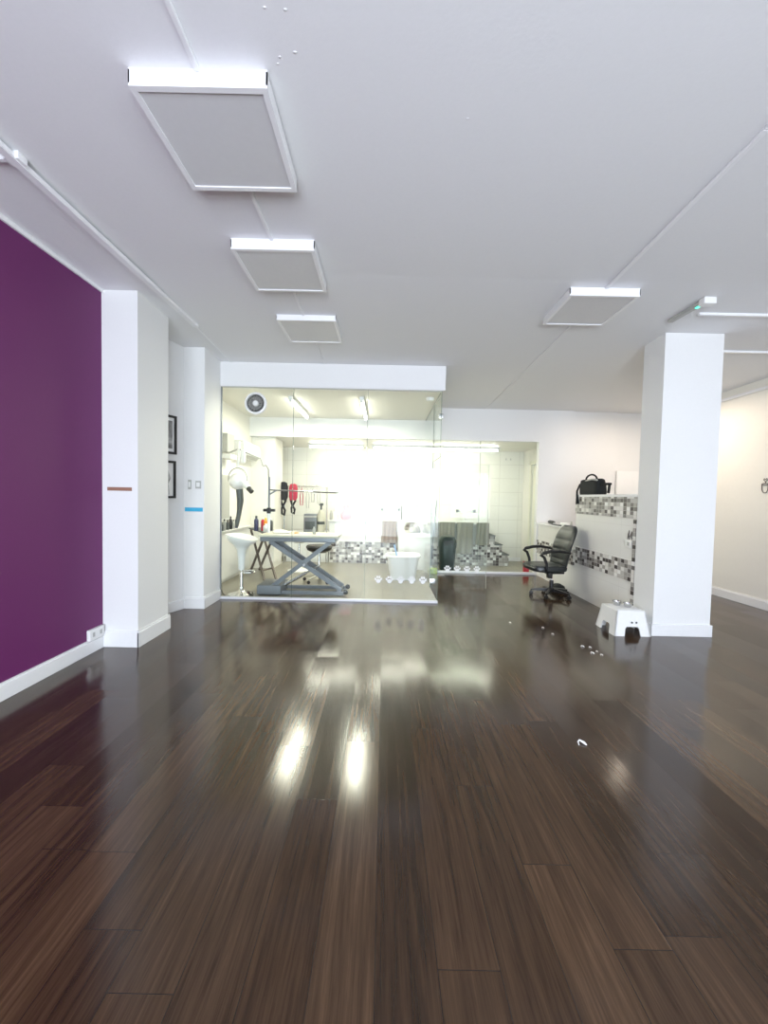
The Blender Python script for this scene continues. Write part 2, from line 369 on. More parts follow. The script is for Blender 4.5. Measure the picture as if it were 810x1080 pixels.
skirting('baseboard_back', [(3.02, 8.9, -2.0, 8.9, 0, -1)], 0.07, 0.012)

# ------------------------------------------------------------------ half-height tiled wall by the pillar
b = MB(); b.box(2.765, 2.93, 4.44, 5.86, 0, 1.405); b.box(2.765, 2.93, 5.86, 7.30, 0, 0.92)
struct('wall_tiled_half', b, 'panel')
b = MB(); b.box(2.745, 2.95, 4.43, 5.87, 1.405, 1.437, 0.004); struct('trim_3', b, 'skirt')
b = MB(); b.box(2.735, 3.02, 5.875, 7.295, 0.92, 0.945, 0.004); struct('trim_4', b, 'skirt')
b = MB(); b.box(2.752, 2.767, 4.44, 5.865, 1.17, 1.405)
b.box(2.752, 2.767, 4.44, 5.865, 0.465, 0.695); b.box(2.752, 2.767, 5.865, 7.295, 0.41, 0.64)
b.box(2.7505, 2.768, 4.442, 4.49, 0.0, 1.16); struct('trim_5', b, 'mosaic')

# ------------------------------------------------------------------ glass partition
def glass_pane(name, label, x0, x1, y0, y1, z0, z1, edges):
    t = thing(name, label, 'glass panel', ((x0 + x1) / 2, (y0 + y1) / 2, z0))
    cx, cy = (x0 + x1) / 2, (y0 + y1) / 2
    obj('pane', MB().box(x0 - cx, x1 - cx, y0 - cy, y1 - cy, 0, z1 - z0), 'glass', t, smooth=False)
    for e in edges:
        obj('glass_edge', MB().box(e[0] - cx, e[1] - cx, e[2] - cy, e[3] - cy, e[4] - z0, e[5] - z0), 'glassedge', t, smooth=False)
    return t
def paw(parent, x, y, z, s, rnd):        # paw print on a pane facing the camera
    b = MB()
    def disc(cx, cz, rx, rz, a=0):
        pts = []
        for k in range(12):
            q = 2 * PI * k / 12; px, pz = rx * math.cos(q), rz * math.sin(q)
            pts.append((cx + px * math.cos(a) - pz * math.sin(a), cz + px * math.sin(a) + pz * math.cos(a)))
        b.prism(pts, 0.002, lambda u, v, t: Vector((x + u, y - t, z + v)))
    disc(0, -0.26 * s, 0.44 * s, 0.38 * s)
    for dx, dz, a in ((-0.52, 0.12, 0.4), (-0.2, 0.48, 0.1), (0.2, 0.48, -0.1), (0.52, 0.12, -0.4)): disc(dx * s, dz * s, 0.18 * s, 0.26 * s, a)
    return obj('paw_print', b, 'decal', parent, smooth=False)
gy = 5.195
g1 = glass_pane('glass_screen', 'left clear glass pane of the front partition with a round fan in it', -2.08, -1.168, gy, gy + 0.01, 0.03, 2.70, [(-1.172, -1.168, gy - 0.001, gy + 0.011, 0.03, 2.70), (-2.084, -2.078, gy - 0.001, gy + 0.011, 0.03, 2.70)])
g2 = glass_pane('glass_screen', 'middle clear glass pane of the front partition, before the scissor table', -1.165, -0.234, gy, gy + 0.01, 0.03, 2.70, [])
g3 = glass_pane('glass_screen', 'right front glass pane with five white paw prints near its foot', -0.231, 0.70, gy, gy + 0.01, 0.03, 2.70, [(-0.2335, -0.2295, gy - 0.001, gy + 0.011, 0.03, 2.70), (0.698, 0.702, gy - 0.001, gy + 0.011, 0.03, 2.70)])
for i, x in enumerate((-0.055, 0.088, 0.231, 0.374, 0.517)): paw(g3, x - (-0.231 + 0.70) / 2, -0.006, 0.288 - 0.03, 0.070, i)
# blue-grey handwriting-like loops, modelled stand-ins for reflected shop window lettering
def scribble(parent, pts_fn, n, r, m='breflect', name='decal'):
    return obj(name, MB().tube([pts_fn(k / n) for k in range(n + 1)], r, 5), m, parent)
cx3 = 0.2345
scribble(g3, lambda t: (-0.23 + 0.02 + 0.10 * t - 0.0 - 0.235 + 0.22 + 0.04 * math.cos(t * 26), -0.007, 1.30 - 0.05 * t + 0.045 * math.sin(t * 26)), 90, 0.003)
scribble(g3, lambda t: (0.14 + 0.16 * t + 0.035 * math.cos(t * 30), -0.007, 1.22 + 0.12 * math.sin(t * 7) * t + 0.04 * math.sin(t * 30)), 90, 0.003)
scribble(g2, lambda t: (0.22 + 0.22 * t + 0.03 * math.cos(t * 34), -0.007, 1.28 - 0.08 * t + 0.04 * math.sin(t * 34)), 100, 0.003)
# transom over the doorway and side pane
g4 = glass_pane('glass_screen', 'short glass panel over the open doorway at the partition corner', 0.70, 0.71, 5.207, 6.0, 1.875, 2.72, [(0.699, 0.711, 5.207, 6.0, 1.872, 1.878), (0.699, 0.711, 5.207, 6.0, 2.712, 2.718)])
obj('clamp', MB().box(-0.03, 0.03, -0.36, -0.30, 0.49, 0.55, 0.005), 'steel', g4)
g5 = glass_pane('glass_screen', 'side glass panel between the open glass door and the back wall', 0.70, 0.71, 6.02, 7.30, 0.02, 2.72, [(0.699, 0.711, 6.016, 6.022, 0.02, 2.72), (0.699, 0.711, 6.02, 7.3, 2.712, 2.718)])
# open glass door, swung out
gd = thing('glass_door', 'open frameless glass door with four white paw prints, swung out', 'door', (0.73, 6.0, 0.02))
obj('pane', MB().box(0, 0.80, -0.005, 0.005, 0, 1.83), 'glass', gd, smooth=False)
obj('glass_edge', MB().box(-0.003, 0.002, -0.006, 0.006, 0, 1.83), 'glassedge', gd, smooth=False)
obj('glass_edge', MB().box(0.798, 0.801, -0.006, 0.006, 0, 1.83), 'lgrey', gd, smooth=False)
obj('glass_edge', MB().box(0, 0.80, -0.006, 0.006, 1.828, 1.831), 'lgrey', gd, smooth=False)
for z in (1.66, 0.10):
    obj('hinge', MB().box(-0.035, 0.045, -0.02, 0.02, z - 0.035, z + 0.035, 0.005), 'steel', gd)
for x in (0.225, 0.37, 0.515, 0.66): paw(gd, x, -0.006, 0.285, 0.070, 0)
scribble(gd, lambda t: (0.50 + 0.20 * t, -0.008, 1.58 + 0.03 * math.sin(t * 22)), 60, 0.0035, 'lgrey')
# pane in the opening of the back wall
g6 = glass_pane('glass_screen', 'wide clear glass pane filling the opening in the back wall', 0.72, 2.735, 7.33, 7.34, 0.04, 2.385, [(1.70, 1.704, 7.329, 7.341, 0.04, 2.385)])
tag(obj('floor_rail', MB().box(-2.085, 0.71, 5.175, 5.225, 0, 0.03, 0.004), 'alu'), 'white metal floor track under the front glass partition', 'rail')
tag(obj('floor_rail', MB().box(0.72, 2.735, 7.305, 7.36, 0, 0.04, 0.004), 'alu'), 'white metal floor rail under the back wall glass', 'rail')
tag(obj('floor_rail', MB().box(-2.085, 0.71, 5.185, 5.215, 2.69, 2.70), 'lgrey'), 'thin grey channel along the top of the front glass', 'rail')
tag(obj('wall_channel', MB().box(-2.085, -2.074, 5.185, 5.215, 0.03, 2.69), 'greyp'), 'slim grey upright channel where glass meets the left wall', 'rail')

# fan in the glass
f = thing('extractor_fan', 'round white extractor fan set high in the left glass pane', 'fan', (-1.64, 5.16, 2.49))
obj('casing', MB().lathe([(0.135, 0.03), (0.142, 0.015), (0.135, -0.005), (0.112, -0.01), (0.108, 0.02)], n=40, ax='y'), 'plastic', f)
b = MB(); b.lathe([(0.108, 0.02), (0.108, 0.028)], n=32, ax='y'); obj('back_plate', b, 'dgrey', f)
b = MB()
for k in range(16):
    a = 2 * PI * k / 16; b.bar((0.035 * math.cos(a), 0.0, 0.035 * math.sin(a)), (0.112 * math.cos(a + 0.25), 0.0, 0.112 * math.sin(a + 0.25)), 0.008, 0.008, (0, 1, 0))
b.tube([(0.075 * math.cos(q), 0, 0.075 * math.sin(q)) for q in [2 * PI * k / 24 for k in range(24)]], 0.004, 6, True)
obj('grille', b, 'lgrey', f); obj('hub', MB().lathe([(0.001, -0.012), (0.03, -0.010), (0.036, 0.0), (0.036, 0.02)], n=20, ax='y'), 'plastic', f)

# ------------------------------------------------------------------ ceiling panels
def panel_light(label, x, y):
    t = thing('ceiling_panel_light', label, 'ceiling light', (x, y, 2.98), 0, None)
    hz = zc(y - 0.2) - 2.98
    b = MB(); h = 0.28; i = 0.255
    for a in ((-h, h, -h, -i), (-h, h, i, h), (-h, -i, -i, i), (i, h, -i, i)): b.box(*a, 0, 0.012)
    b.box(-h, h, -h, -h + 0.006, 0.012, hz); b.box(-h, h, h - 0.006, h, 0.012, zc(y + .27) - 2.98 + .004); b.box(-h, -h + 0.006, -h, h, 0.012, hz - .006); b.box(h - 0.006, h, -h, h, 0.012, hz - .006)
    obj('frame', b, 'fit', t, smooth=False)
    obj('diffuser', MB().box(-i, i, -i, i, 0.006, 0.012), 'diffuser', t, smooth=False)
    return t
panel_light('largest and nearest square white ceiling panel light, in the left row', -0.785, 1.98)
panel_light('middle square white panel light of the left row of three', -0.78, 3.06)
panel_light('farthest square white panel light of the left row, near the glass room', -0.765, 4.15)
panel_light('square white panel light alone on the right side of the ceiling', 1.72, 3.58)
def conduit(label, pts, wd=0.022, hd=0.014, m='fit'):
    b = MB()
    for p, q in zip(pts, pts[1:]):
        b.bar((p[0], p[1], zc(p[1]) - hd / 2), (q[0], q[1], zc(q[1]) - hd / 2), wd, hd, bev=0.003)
    return tag(obj('cable_conduit', b, m), label, 'conduit')
conduit('white cable conduit running up to the nearest ceiling panel', [(-0.755, -2.0), (-0.785, 1.70)])
conduit('white cable conduit between the nearest and middle left ceiling panels', [(-0.785, 2.26), (-0.785, 2.78)])
conduit('white cable conduit between the middle and farthest left ceiling panels', [(-0.785, 3.34), (-0.79, 3.87)])
conduit('short white cable conduit beyond the farthest left ceiling panel', [(-0.78, 4.43), (-0.78, 5.17)], 0.012, 0.006)
conduit('long white cable conduit leading to the right ceiling panel', [(1.60, -1.0), (1.69, 1.9), (1.73, 3.30)], 0.03)
conduit('thin white conduit beyond the right ceiling panel to the back wall', [(1.75, 3.86), (1.76, 5.0), (1.77, 7.29)], 0.014, 0.008)
conduit('white ceiling conduit running right from the emergency light', [(2.75, 3.68), (4.92, 3.68)], 0.03, 0.022)
conduit('white ceiling conduit from behind the square pillar to the right wall', [(3.0, 4.50), (4.92, 4.50)], 0.03, 0.022)
# trunking on the left
t = thing('cable_trunking', 'wide white cable trunking along the left of the ceiling', 'conduit', (-1.915, 0, 0))
b = MB(); b.bar((0, -2.0, 3.038), (0, 4.10, 3.016), 0.05, 0.03, bev=0.004); obj('channel', b, 'fit', t)
obj('end_cap', MB().box(-0.03, 0.03, 4.085, 4.13, 3.0, 3.03, 0.004), 'fit', t); obj('joint_clip', MB().box(-0.04, 0.04, 2.11, 2.17, 3.012, 3.05, 0.004).box(-0.13, -0.03, 2.13, 2.15, 3.02, 3.045), 'fit', t)
conduit('thin white conduit from the trunking end to the glass room', [(-1.93, 4.13), (-1.95, 5.17)], 0.018, 0.010)
# beam-side strip at the right wall top
tag(obj('cable_trunking', MB().bar((4.90, -1, 2.93), (4.90, 7.3, 2.84), 0.03, 0.035), 'fit'), 'white trunking high along the right wall', 'conduit')
# emergency light
t = thing('emergency_light', 'small white emergency light rail with green indicator on the ceiling', 'emergency light', (2.61, 3.62, 3.0))
obj('rail', MB().bar((-0.015, 0.20, 0.02), (0.005, -0.16, 0.02), 0.05, 0.03, bev=0.006), 'lgrey', t)
obj('end_box', MB().box(-0.03, 0.07, -0.23, -0.16, -0.015, 0.04, 0.006), 'plastic', t)
obj('indicator', MB().box(-0.014, 0.014, -0.15, -0.10, -0.002, 0.008, 0.003), 'led', t)
# scuffs, filler spots on ceiling
for x, y, s, lb in ((-0.454, 1.489, 0.017, 'left filler spot of the pair at the top edge of the ceiling'), (-0.383, 1.494, 0.020, 'right filler spot of the pair at the top edge of the ceiling'), (-0.442, 1.649, 0.017, 'small filler spot level with the front edge of the nearest ceiling panel'), (-0.456, 1.674, 0.014, 'lowest filler spot of the cluster right of the nearest ceiling panel'), (-0.379, 1.631, 0.022, 'rightmost filler spot of the cluster by the nearest ceiling panel'), (0.337, 1.890, 0.022, 'lone filler spot in the middle of the open ceiling'), (-0.385, 2.140, 0.017, 'lone filler spot right of the far end of the nearest ceiling panel')):
    tag(obj('filler_spot', MB().lathe([(s * 0.42, 0), (s * 0.3, -0.0015), (0.001, -0.002)], (x, y, 3.0502), n=10, sy=0.6), 'ceil'), lb, 'filler spot', 'filler spots on the ceiling')

# ------------------------------------------------------------------ tube fittings in the glass room
def batten(label, a, c):
    a, c = Vector(a), Vector(c); mid = (a + c) / 2
    t = thing('tube_light_fitting', label, 'ceiling light', mid)
    a, c = a - mid, c - mid; d = (c - a).normalized()
    obj('housing', MB().bar(a, c, 0.06, 0.045, bev=0.006), 'fit', t)
    dn = Vector((0, 0, -0.042)); obj('tube', MB().tube([a + d * 0.04 + dn, c - d * 0.04 + dn], 0.016, 12), 'tube2' if mid.y > 8 else 'tube', t)
    for e, s in ((a, 1), (c, -1)): obj('tube_holder', MB().bar(e + d * 0.005 * s + dn * 0.7, e + d * 0.04 * s + dn * 0.7, 0.035, 0.06), 'plastic', t)
batten('left lit tube light on the glass room ceiling', (-1.33, 5.70, 2.697), (-1.33, 6.95, 2.697))
batten('right lit tube light on the glass room ceiling', (-0.34, 5.65, 2.697), (-0.34, 7.0, 2.697))
batten('short lit tube light crosswise on the bath room ceiling', (-1.54, 8.2, 2.362), (-0.42, 8.2, 2.362))
batten('long lit tube light crosswise on the bath room ceiling', (-0.27, 8.2, 2.362), (2.28, 8.2, 2.362))
tag(obj('smoke_detector', MB().lathe([(0.055, 0), (0.055, -0.02), (0.042, -0.04), (0.001, -0.045)], (0.60, 5.66, 2.72), n=20), 'plastic'), 'small round white smoke detector on the glass room ceiling', 'smoke detector')

# ------------------------------------------------------------------ fittings on the walls, main room
def sock(x, y, z, w_, h_, nx, label, name='wall_socket', ny=0):
    t = thing(name, label, 'socket', (x, y, z))
    if nx:
        obj('plate', MB().box(0, 0.03 * nx, -w_ / 2, w_ / 2, -h_ / 2, h_ / 2, 0.004), 'plastic', t)
        for s in (-0.25, 0.25): obj('socket_hole', MB().box(0.028 * nx, 0.032 * nx, s * w_ - 0.012, s * w_ + 0.012, -0.018, 0.018), 'lgrey', t)
    else:
        obj('plate', MB().box(-w_ / 2, w_ / 2, -0.012, 0, -h_ / 2, h_ / 2, 0.003), 'lgrey', t)
        obj('rocker', MB().box(-w_ * 0.3, w_ * 0.3, -0.018, -0.011, -h_ * 0.28, h_ * 0.28, 0.003), 'plastic', t)
    return t
sock(-2.42, 3.39, 0.155, 0.17, 0.09, 1, 'white double socket low on the purple wall by the pier')
s_ = sock(-2.25, 4.72, 1.445, 0.035, 0.11, 0, 'narrow grey switch on the second pier, left of the pair', 'wall_switch'); s_['category'] = 'switch'
s_ = sock(-2.15, 4.72, 1.445, 0.062, 0.09, 0, 'square grey switch on the second pier, right of the pair', 'wall_switch'); s_['category'] = 'switch'
tag(obj('brown_tape', MB().box(-2.375, -2.165, 3.496, 3.4995, 1.355, 1.385), 'btape'), 'strip of brown tape across the face of the white pier', 'tape')
b = MB(); b.box(-2.305, -2.10, 4.7165, 4.7195, 1.135, 1.18)
tag(obj('blue_tape', b, 'ctape'), 'strip of bright blue tape across the second white pier', 'tape')
def picture(label, y0, y1, z0, z1, m):
    ym = (y0 + y1) / 2; t = thing('framed_picture', label, 'picture', (-2.306 + (ym - 4.75) * 0.394, ym, z0), -math.atan(0.394))
    h, w_ = z1 - z0, (y1 - y0) / 2; b = MB()
    for a in ((-w_, w_, 0, 0.025), (-w_, w_, h - 0.025, h), (-w_, -w_ + 0.025, 0.025, h - 0.025), (w_ - 0.025, w_, 0.025, h - 0.025)): b.box(0, 0.025, *a)
    obj('frame', b, 'blackp', t, smooth=False)
    obj('mount', MB().box(0, 0.010, -w_ + 0.02, w_ - 0.02, 0.02, h - 0.02), 'paper', t, smooth=False)
    b = MB()
    if m == 'art1': b.box(0.010, 0.013, -w_ + 0.05, w_ - 0.05, 0.06, h - 0.06)
    else:
        pts = [(-w_ + 0.04, 0.04), (w_ - 0.07, 0.04), (w_ - 0.09, 0.16), (w_ - 0.06, 0.22), (w_ - 0.10, 0.33), (w_ - 0.16, h - 0.06), (-w_ + 0.04, h - 0.05)]
        b.prism(pts, 0.003, lambda a, c, tt: Vector((0.010 + tt, a, c)))
    obj('print', b, m, t, smooth=False); return t
picture('upper black-framed grey photograph on the recessed left wall', 4.27, 4.62, 1.775, 2.20, 'art1')
picture('lower black-framed dark photograph on the recessed left wall', 4.26, 4.61, 1.285, 1.70, 'art2')
# mug sticker
t = thing('mug_decal', 'black outline decal of a steaming mug on the right wall', 'decal', (4.918, 5.28, 1.59))
MX = lambda u, v: (-0.004, -u, v)
b = MB(); b.tube([MX(-0.045, 0.02), MX(-0.04, -0.05), MX(-0.015, -0.085), MX(0.02, -0.085), MX(0.04, -0.05), MX(0.045, 0.02)], 0.005, 6)
b.tube([MX(0.045 * math.cos(q), 0.025 + 0.012 * math.sin(q)) for q in [2 * PI * k / 16 for k in range(16)]], 0.005, 6, True); obj('cup', b, 'ink', t)
obj('handle', MB().tube([MX(0.044, 0.005), MX(0.07, 0.0), MX(0.075, -0.03), MX(0.042, -0.045)], 0.005, 6), 'ink', t)
obj('steam', MB().tube([MX(0.0, 0.035), MX(0.008, 0.055), MX(-0.022, 0.08), MX(-0.015, 0.10), MX(0.0, 0.088), MX(0.02, 0.10), MX(0.028, 0.08), MX(0.004, 0.055)], 0.004, 6), 'ink', t)
# decal and switch plate on half wall
t = thing('pet_decal', 'small black outline pet decal on the tiled half wall', 'decal', (2.762, 4.565, 0.93))
b = MB(); PX = lambda u, v: (-0.003, -u, v)
b.tube([PX(-0.03, 0.0), PX(-0.025, 0.06), PX(-0.01, 0.10), PX(-0.015, 0.04), PX(0.0, 0.0)], 0.004, 6); b.tube([PX(0.0, 0.03), PX(0.03, 0.055), PX(0.045, 0.09), PX(0.05, 0.05), PX(0.03, 0.03), PX(0.05, 0.0)], 0.004, 6); obj('outline', b, 'ink', t)
t = thing('wall_socket', 'white socket plate low on the tiled half wall', 'socket', (2.765, 4.575, 0.88))
obj('plate', MB().box(-0.010, 0, -0.06, 0.06, -0.045, 0.035, 0.003), 'plastic', t); obj('rocker', MB().box(-0.014, -0.009, -0.02, 0.02, -0.02, 0.02, 0.002), 'lgrey', t)
# white board behind the half wall
t = thing('display_board', 'bright white board standing behind the tiled half wall', 'board', (4.35, 7.33, 1.30))
obj('panel', MB().box(-0.20, 0.55, -0.02, 0.02, 0.10, 0.60, 0.004), 'paper', t); obj('ledge', MB().box(-0.20, 0.55, -0.05, 0.02, 0.04, 0.10, 0.004), 'paper', t)

# ------------------------------------------------------------------ office chair (front towards -x)
ch = thing('office_chair', 'black leather office chair with armrests beside the tiled half wall', 'chair', (2.385, 5.72, 0), math.radians(4))
def superrect(cx, cy, hx, hy, z, n=28, p=4.0):
    r = []
    for k in range(n):
        a = 2 * PI * k / n; c_, s_ = math.cos(a), math.sin(a)
        r.append(Vector((cx + hx * math.copysign(abs(c_) ** (2 / p), c_), cy + hy * math.copysign(abs(s_) ** (2 / p), s_), z)))
    return r
b = MB(); b.loft([superrect(-0.10, 0, 0.20, 0.21, 0.365), superrect(-0.11, 0, 0.25, 0.245, 0.385), superrect(-0.11, 0, 0.26, 0.25, 0.42), superrect(-0.11, 0, 0.245, 0.235, 0.455), superrect(-0.10, 0, 0.17, 0.17, 0.463)])
obj('seat', b, 'black', ch)
# backrest: curved padded sheet with horizontal quilting
def back_pt(u, v, side):       # u across -1..1, v up 0..1
    wy = (0.21 + 0.035 * math.sin(v * PI * 0.9)) * (1 - 0.10 * max(0, v - 0.75) * 4)
    x = 0.105 + 0.16 * v + 0.03 * math.sin(v * PI) * -1 + 0.02 * (u * u) * -1.2
    quilt = 0.016 * abs(math.sin(v * PI * 4.5)) ** 0.5 * (1 - u ** 6)
    edge = (1 - abs(u) ** 5) ** 0.5 * min(1, (1 - abs(2 * v - 1) ** 9) ** 0.5 + 0.02)
    th = 0.03 * edge + 0.006
    corner = 1 - 0.30 * max(0, (v - 0.86) / 0.14) ** 2.2
    return Vector((x + (-(th + quilt * edge) if side == 0 else th * 1.1), u * wy * corner, 0.40 + 0.60 * v))
b = MB(); rings = []; nv, nu = 40, 14
for j in range(nv + 1):
    v = j / nv; rings.append([back_pt(-1 + 2 * i / nu, v, 0) for i in range(nu + 1)] + [back_pt(1 - 2 * i / nu, v, 1) for i in range(nu + 1)])
b.loft(rings); obj('backrest', b, 'black', ch)
for s in (-1, 1):
    y = s * 0.275
    pts = [(-0.20, y * 0.85, 0.40), (-0.205, y, 0.43), (-0.215, y, 0.50), (-0.25, y, 0.585), (-0.295, y, 0.615), (-0.27, y, 0.64), (-0.16, y, 0.665), (-0.05, y, 0.67), (0.06, y, 0.655), (0.12, y * 0.95, 0.64)]
    obj('armrest', MB().tube(pts, [0.018, 0.02, 0.02, 0.02, 0.022, 0.023, 0.022, 0.02, 0.018, 0.016], 8), 'blackp', ch)
obj('seat_mechanism', MB().box(-0.12, 0.14, -0.09, 0.09, 0.325, 0.372, 0.01).box(0.10, 0.15, -0.04, 0.04, 0.34, 0.46, 0.008).box(-0.13, -0.07, -0.17, -0.10, 0.28, 0.36, 0.01), 'blackp', ch)
obj('gas_column', MB().lathe([(0.028, 0.09), (0.028, 0.22), (0.019, 0.225)], n=18), 'blackp', ch); obj('gas_rod', MB().lathe([(0.014, 0.22), (0.014, 0.34)], n=14), 'steel', ch)
obj('hub', MB().lathe([(0.045, 0.065), (0.05, 0.08), (0.045, 0.115), (0.03, 0.125)], n=20), 'blackp', ch)
for k in range(5):
    a = 2 * PI * k / 5 + 0.25; d = Vector((math.cos(a), math.sin(a), 0)); e = Vector((-d.y, d.x, 0))
    r = []
    for t_, wdt, z0, z1 in ((0.03, 0.026, 0.065, 0.115), (0.15, 0.022, 0.065, 0.10), (0.27, 0.017, 0.065, 0.082)):
        p = d * t_; r.append([p - e * wdt + Vector((0, 0, z0)), p + e * wdt + Vector((0, 0, z0)), p + e * wdt + Vector((0, 0, z1)), p - e * wdt + Vector((0, 0, z1))])
    leg = obj('leg', MB().loft(r), 'blackp', ch)
    p = d * 0.265
    b = MB()
    for s in (-1, 1):
        q = p + e * 0.016 * s; ring = []
        b.tube([q - e * 0.010, q - e * 0.007, q + e * 0.007, q + e * 0.010], [0.020, 0.027, 0.027, 0.020], 16)
    for v in b.bm.verts: v.co.z += 0.027
    b.bar(p + Vector((0, 0, 0.03)), p + Vector((0, 0, 0.07)), 0.014, 0.014, (1, 0, 0.01)); obj('castor', b, 'blackp', leg)
# shoes/dark bag behind the chair base
tag(obj('small_bag', MB().loft([superrect(2.60, 6.02, 0.09, 0.12, 0.0), superrect(2.60, 6.02, 0.10, 0.13, 0.04), superrect(2.61, 6.02, 0.07, 0.10, 0.09), superrect(2.61, 6.02, 0.03, 0.04, 0.115)]), 'blackf'), 'low black bundle on the floor behind the office chair', 'bundle')

# ------------------------------------------------------------------ bag on half wall
bg = thing('shoulder_bag', 'black shoulder bag with a hanging strap on top of the half wall', 'bag', (2.83, 5.55, 1.437))
b = MB(); b.loft([superrect(0, 0, 0.075, 0.235, 0.0, p=7), superrect(0, 0, 0.082, 0.24, 0.03, p=7), superrect(0, 0.01, 0.078, 0.238, 0.13, p=7), superrect(0, 0.02, 0.065, 0.228, 0.20, p=6), superrect(0, 0.02, 0.04, 0.215, 0.212, p=5)]); obj('body', b, 'blackf', bg)
b = MB(); b.tube([(0, 0.10 - 0.15 * math.cos(q) - 0.05, 0.20 + 0.075 * math.sin(q)) for q in [PI * k / 14 for k in range(15)]], 0.012, 8); obj('handle', b, 'blackf', bg)
b = MB(); b.tube([(-0.06, -0.22, 0.19), (-0.07, -0.10, 0.205), (-0.06, 0.05, 0.19), (-0.05, 0.15, 0.185)], 0.012, 8); obj('rolled_flap', b, 'lgrey', bg)
b = MB(); b.bar((0.0, -0.22, 0.135), (0.0, -0.42, 0.135), 0.05, 0.03, bev=0.005); b.bar((0, -0.41, 0.14), (0, -0.39, 0.02), 0.03, 0.02, (1, 0, 0)); obj('side_strap', b, 'blackf', bg)
b = MB(); b.tube([(-0.07, 0.22, 0.15), (-0.09, 0.26, 0.05), (-0.098, 0.24, 0.0), (-0.098, 0.23, -0.05), (-0.098, 0.22, -0.13)], [0.012, 0.014, 0.014, 0.016, 0.022], 8); obj('hanging_strap', b, 'blackf', bg)
# clipper and bits on the low ledge
t = thing('hair_clipper', 'black hair clipper lying on the low ledge behind the chair', 'clipper', (2.86, 6.86, 0.945))
obj('body', MB().tube([(0, 0.20, 0.03), (0, 0.15, 0.035), (0, 0.0, 0.032), (0, -0.05, 0.025)], [0.02, 0.032, 0.03, 0.018], 12), 'blackp', t); obj('blade', MB().box(-0.025, 0.025, -0.08, -0.045, 0.012, 0.035, 0.004), 'steel', t)
tag(obj('small_box', MB().box(2.82, 2.90, 6.30, 6.50, 0.945, 1.0, 0.006), 'plastic'), 'small white box on the low ledge behind the chair', 'box')
tag(obj('spray_cap', MB().lathe([(0.02, 0), (0.02, 0.05), (0.012, 0.06), (0.012, 0.09), (0.001, 0.095)], (2.85, 6.18, 0.945), n=14), 'lgrey'), 'small grey spray bottle on the ledge above the chair', 'bottle')
tag(obj('comb', MB().box(2.78, 2.82, 6.45, 6.75, 0.945, 0.965, 0.004), 'dgrey'), 'dark comb on the edge of the low ledge', 'comb')

# ------------------------------------------------------------------ step stool with bowls
st = thing('step_stool', 'white plastic step stool on the floor against the pillar', 'stool', (2.525, 4.235, 0))
b = MB(); hb, ht, H = (0.185, 0.185), (0.145, 0.145), 0.245
def sp(u, v, ax, s):      # point on splayed side: u across -1..1, v height
    k = v / H; hx = hb[0] + (ht[0] - hb[0]) * k; hy = hb[1] + (ht[1] - hb[1]) * k
    return Vector((u * hx, s * hy, v)) if ax == 'y' else Vector((s * hx, u * hy, v))
arch = [(-1, 0), (-0.44, 0), (-0.40, 0.075), (-0.32, 0.092), (0.32, 0.092), (0.40, 0.075), (0.44, 0), (1, 0), (1, H), (-1, H)]
for ax in 'xy':
    for s in (-1, 1):
        n_ = Vector((0, -s, 0)) if ax == 'y' else Vector((-s, 0, 0))
        b.prism(arch, 0.014, lambda a, c, tt, ax=ax, s=s, n_=n_: sp(a, c, ax, s) + n_ * tt)
b.box(-ht[0], ht[0], -ht[1], ht[1], H - 0.014, H + 0.004, 0.006)
obj('body', b, 'plastic', st)
obj('top_mat', MB().box(-0.12, 0.12, -0.12, 0.12, H + 0.004, H + 0.008, 0.002), 'paper', st)
for s in (-1, 1): obj('dot', MB().lathe([(0.010, 0), (0.010, -0.004)], (0.02 + s * 0.022, -0.166, 0.135), n=12, ax='y'), 'dgrey', st, label='small dark dot on the front')
bowl = [(0.030, 0), (0.040, 0.004), (0.052, 0.045), (0.058, 0.048), (0.058, 0.051), (0.050, 0.048), (0.038, 0.010), (0.001, 0.008)]
bl = tag(obj('steel_bowl', MB().lathe(bowl, n=28), 'steel'), 'left stainless steel pet bowl on the white step stool', 'bowl', 'steel bowls on the step stool'); bl.location = (2.49, 4.29, 0.2535); bl.scale = (0.78, 0.78, 0.9)
b2 = bl.copy(); C.objects.link(b2); b2.location = (2.565, 4.22, 0.2535); b2['label'] = 'right stainless steel pet bowl on the white step stool'

# ------------------------------------------------------------------ litter on floor
def crumb(label, x, y, s, grp=None, name='litter'):
    s *= 0.75
    b = MB(); n = 7; ring = []
    b.tube([(x - s, y - s * 0.6, 0.004), (x - s * 0.8, y + s * 0.5, 0.008), (x - s * 0.2, y + s, 0.012), (x + s * 0.6, y + 0.1 * s, 0.009), (x + s, y - s * 0.6, 0.004)], [s * 0.12, s * 0.2, s * 0.22, s * 0.35, s * 0.15], 6)
    return tag(obj(name, b, 'paper'), label, 'litter', grp)
crumb('curl of white paper litter in the open floor', 1.125, 2.215, 0.028)
for x, y, s in ((1.86, 3.72, 0.018), (1.92, 3.70, 0.014), (1.87, 3.56, 0.02), (1.93, 3.52, 0.014), (1.93, 3.60, .010)): crumb('tiny white crumb on the floor before the stool', x, y, s, 'crumbs on the floor before the stool')
for x, y in ((1.70, 4.25), (1.40, 4.4), (1.72, 4.05)): crumb('tiny white crumb on the floor before the office chair', x, y, 0.014, 'crumbs on the floor before the chair')

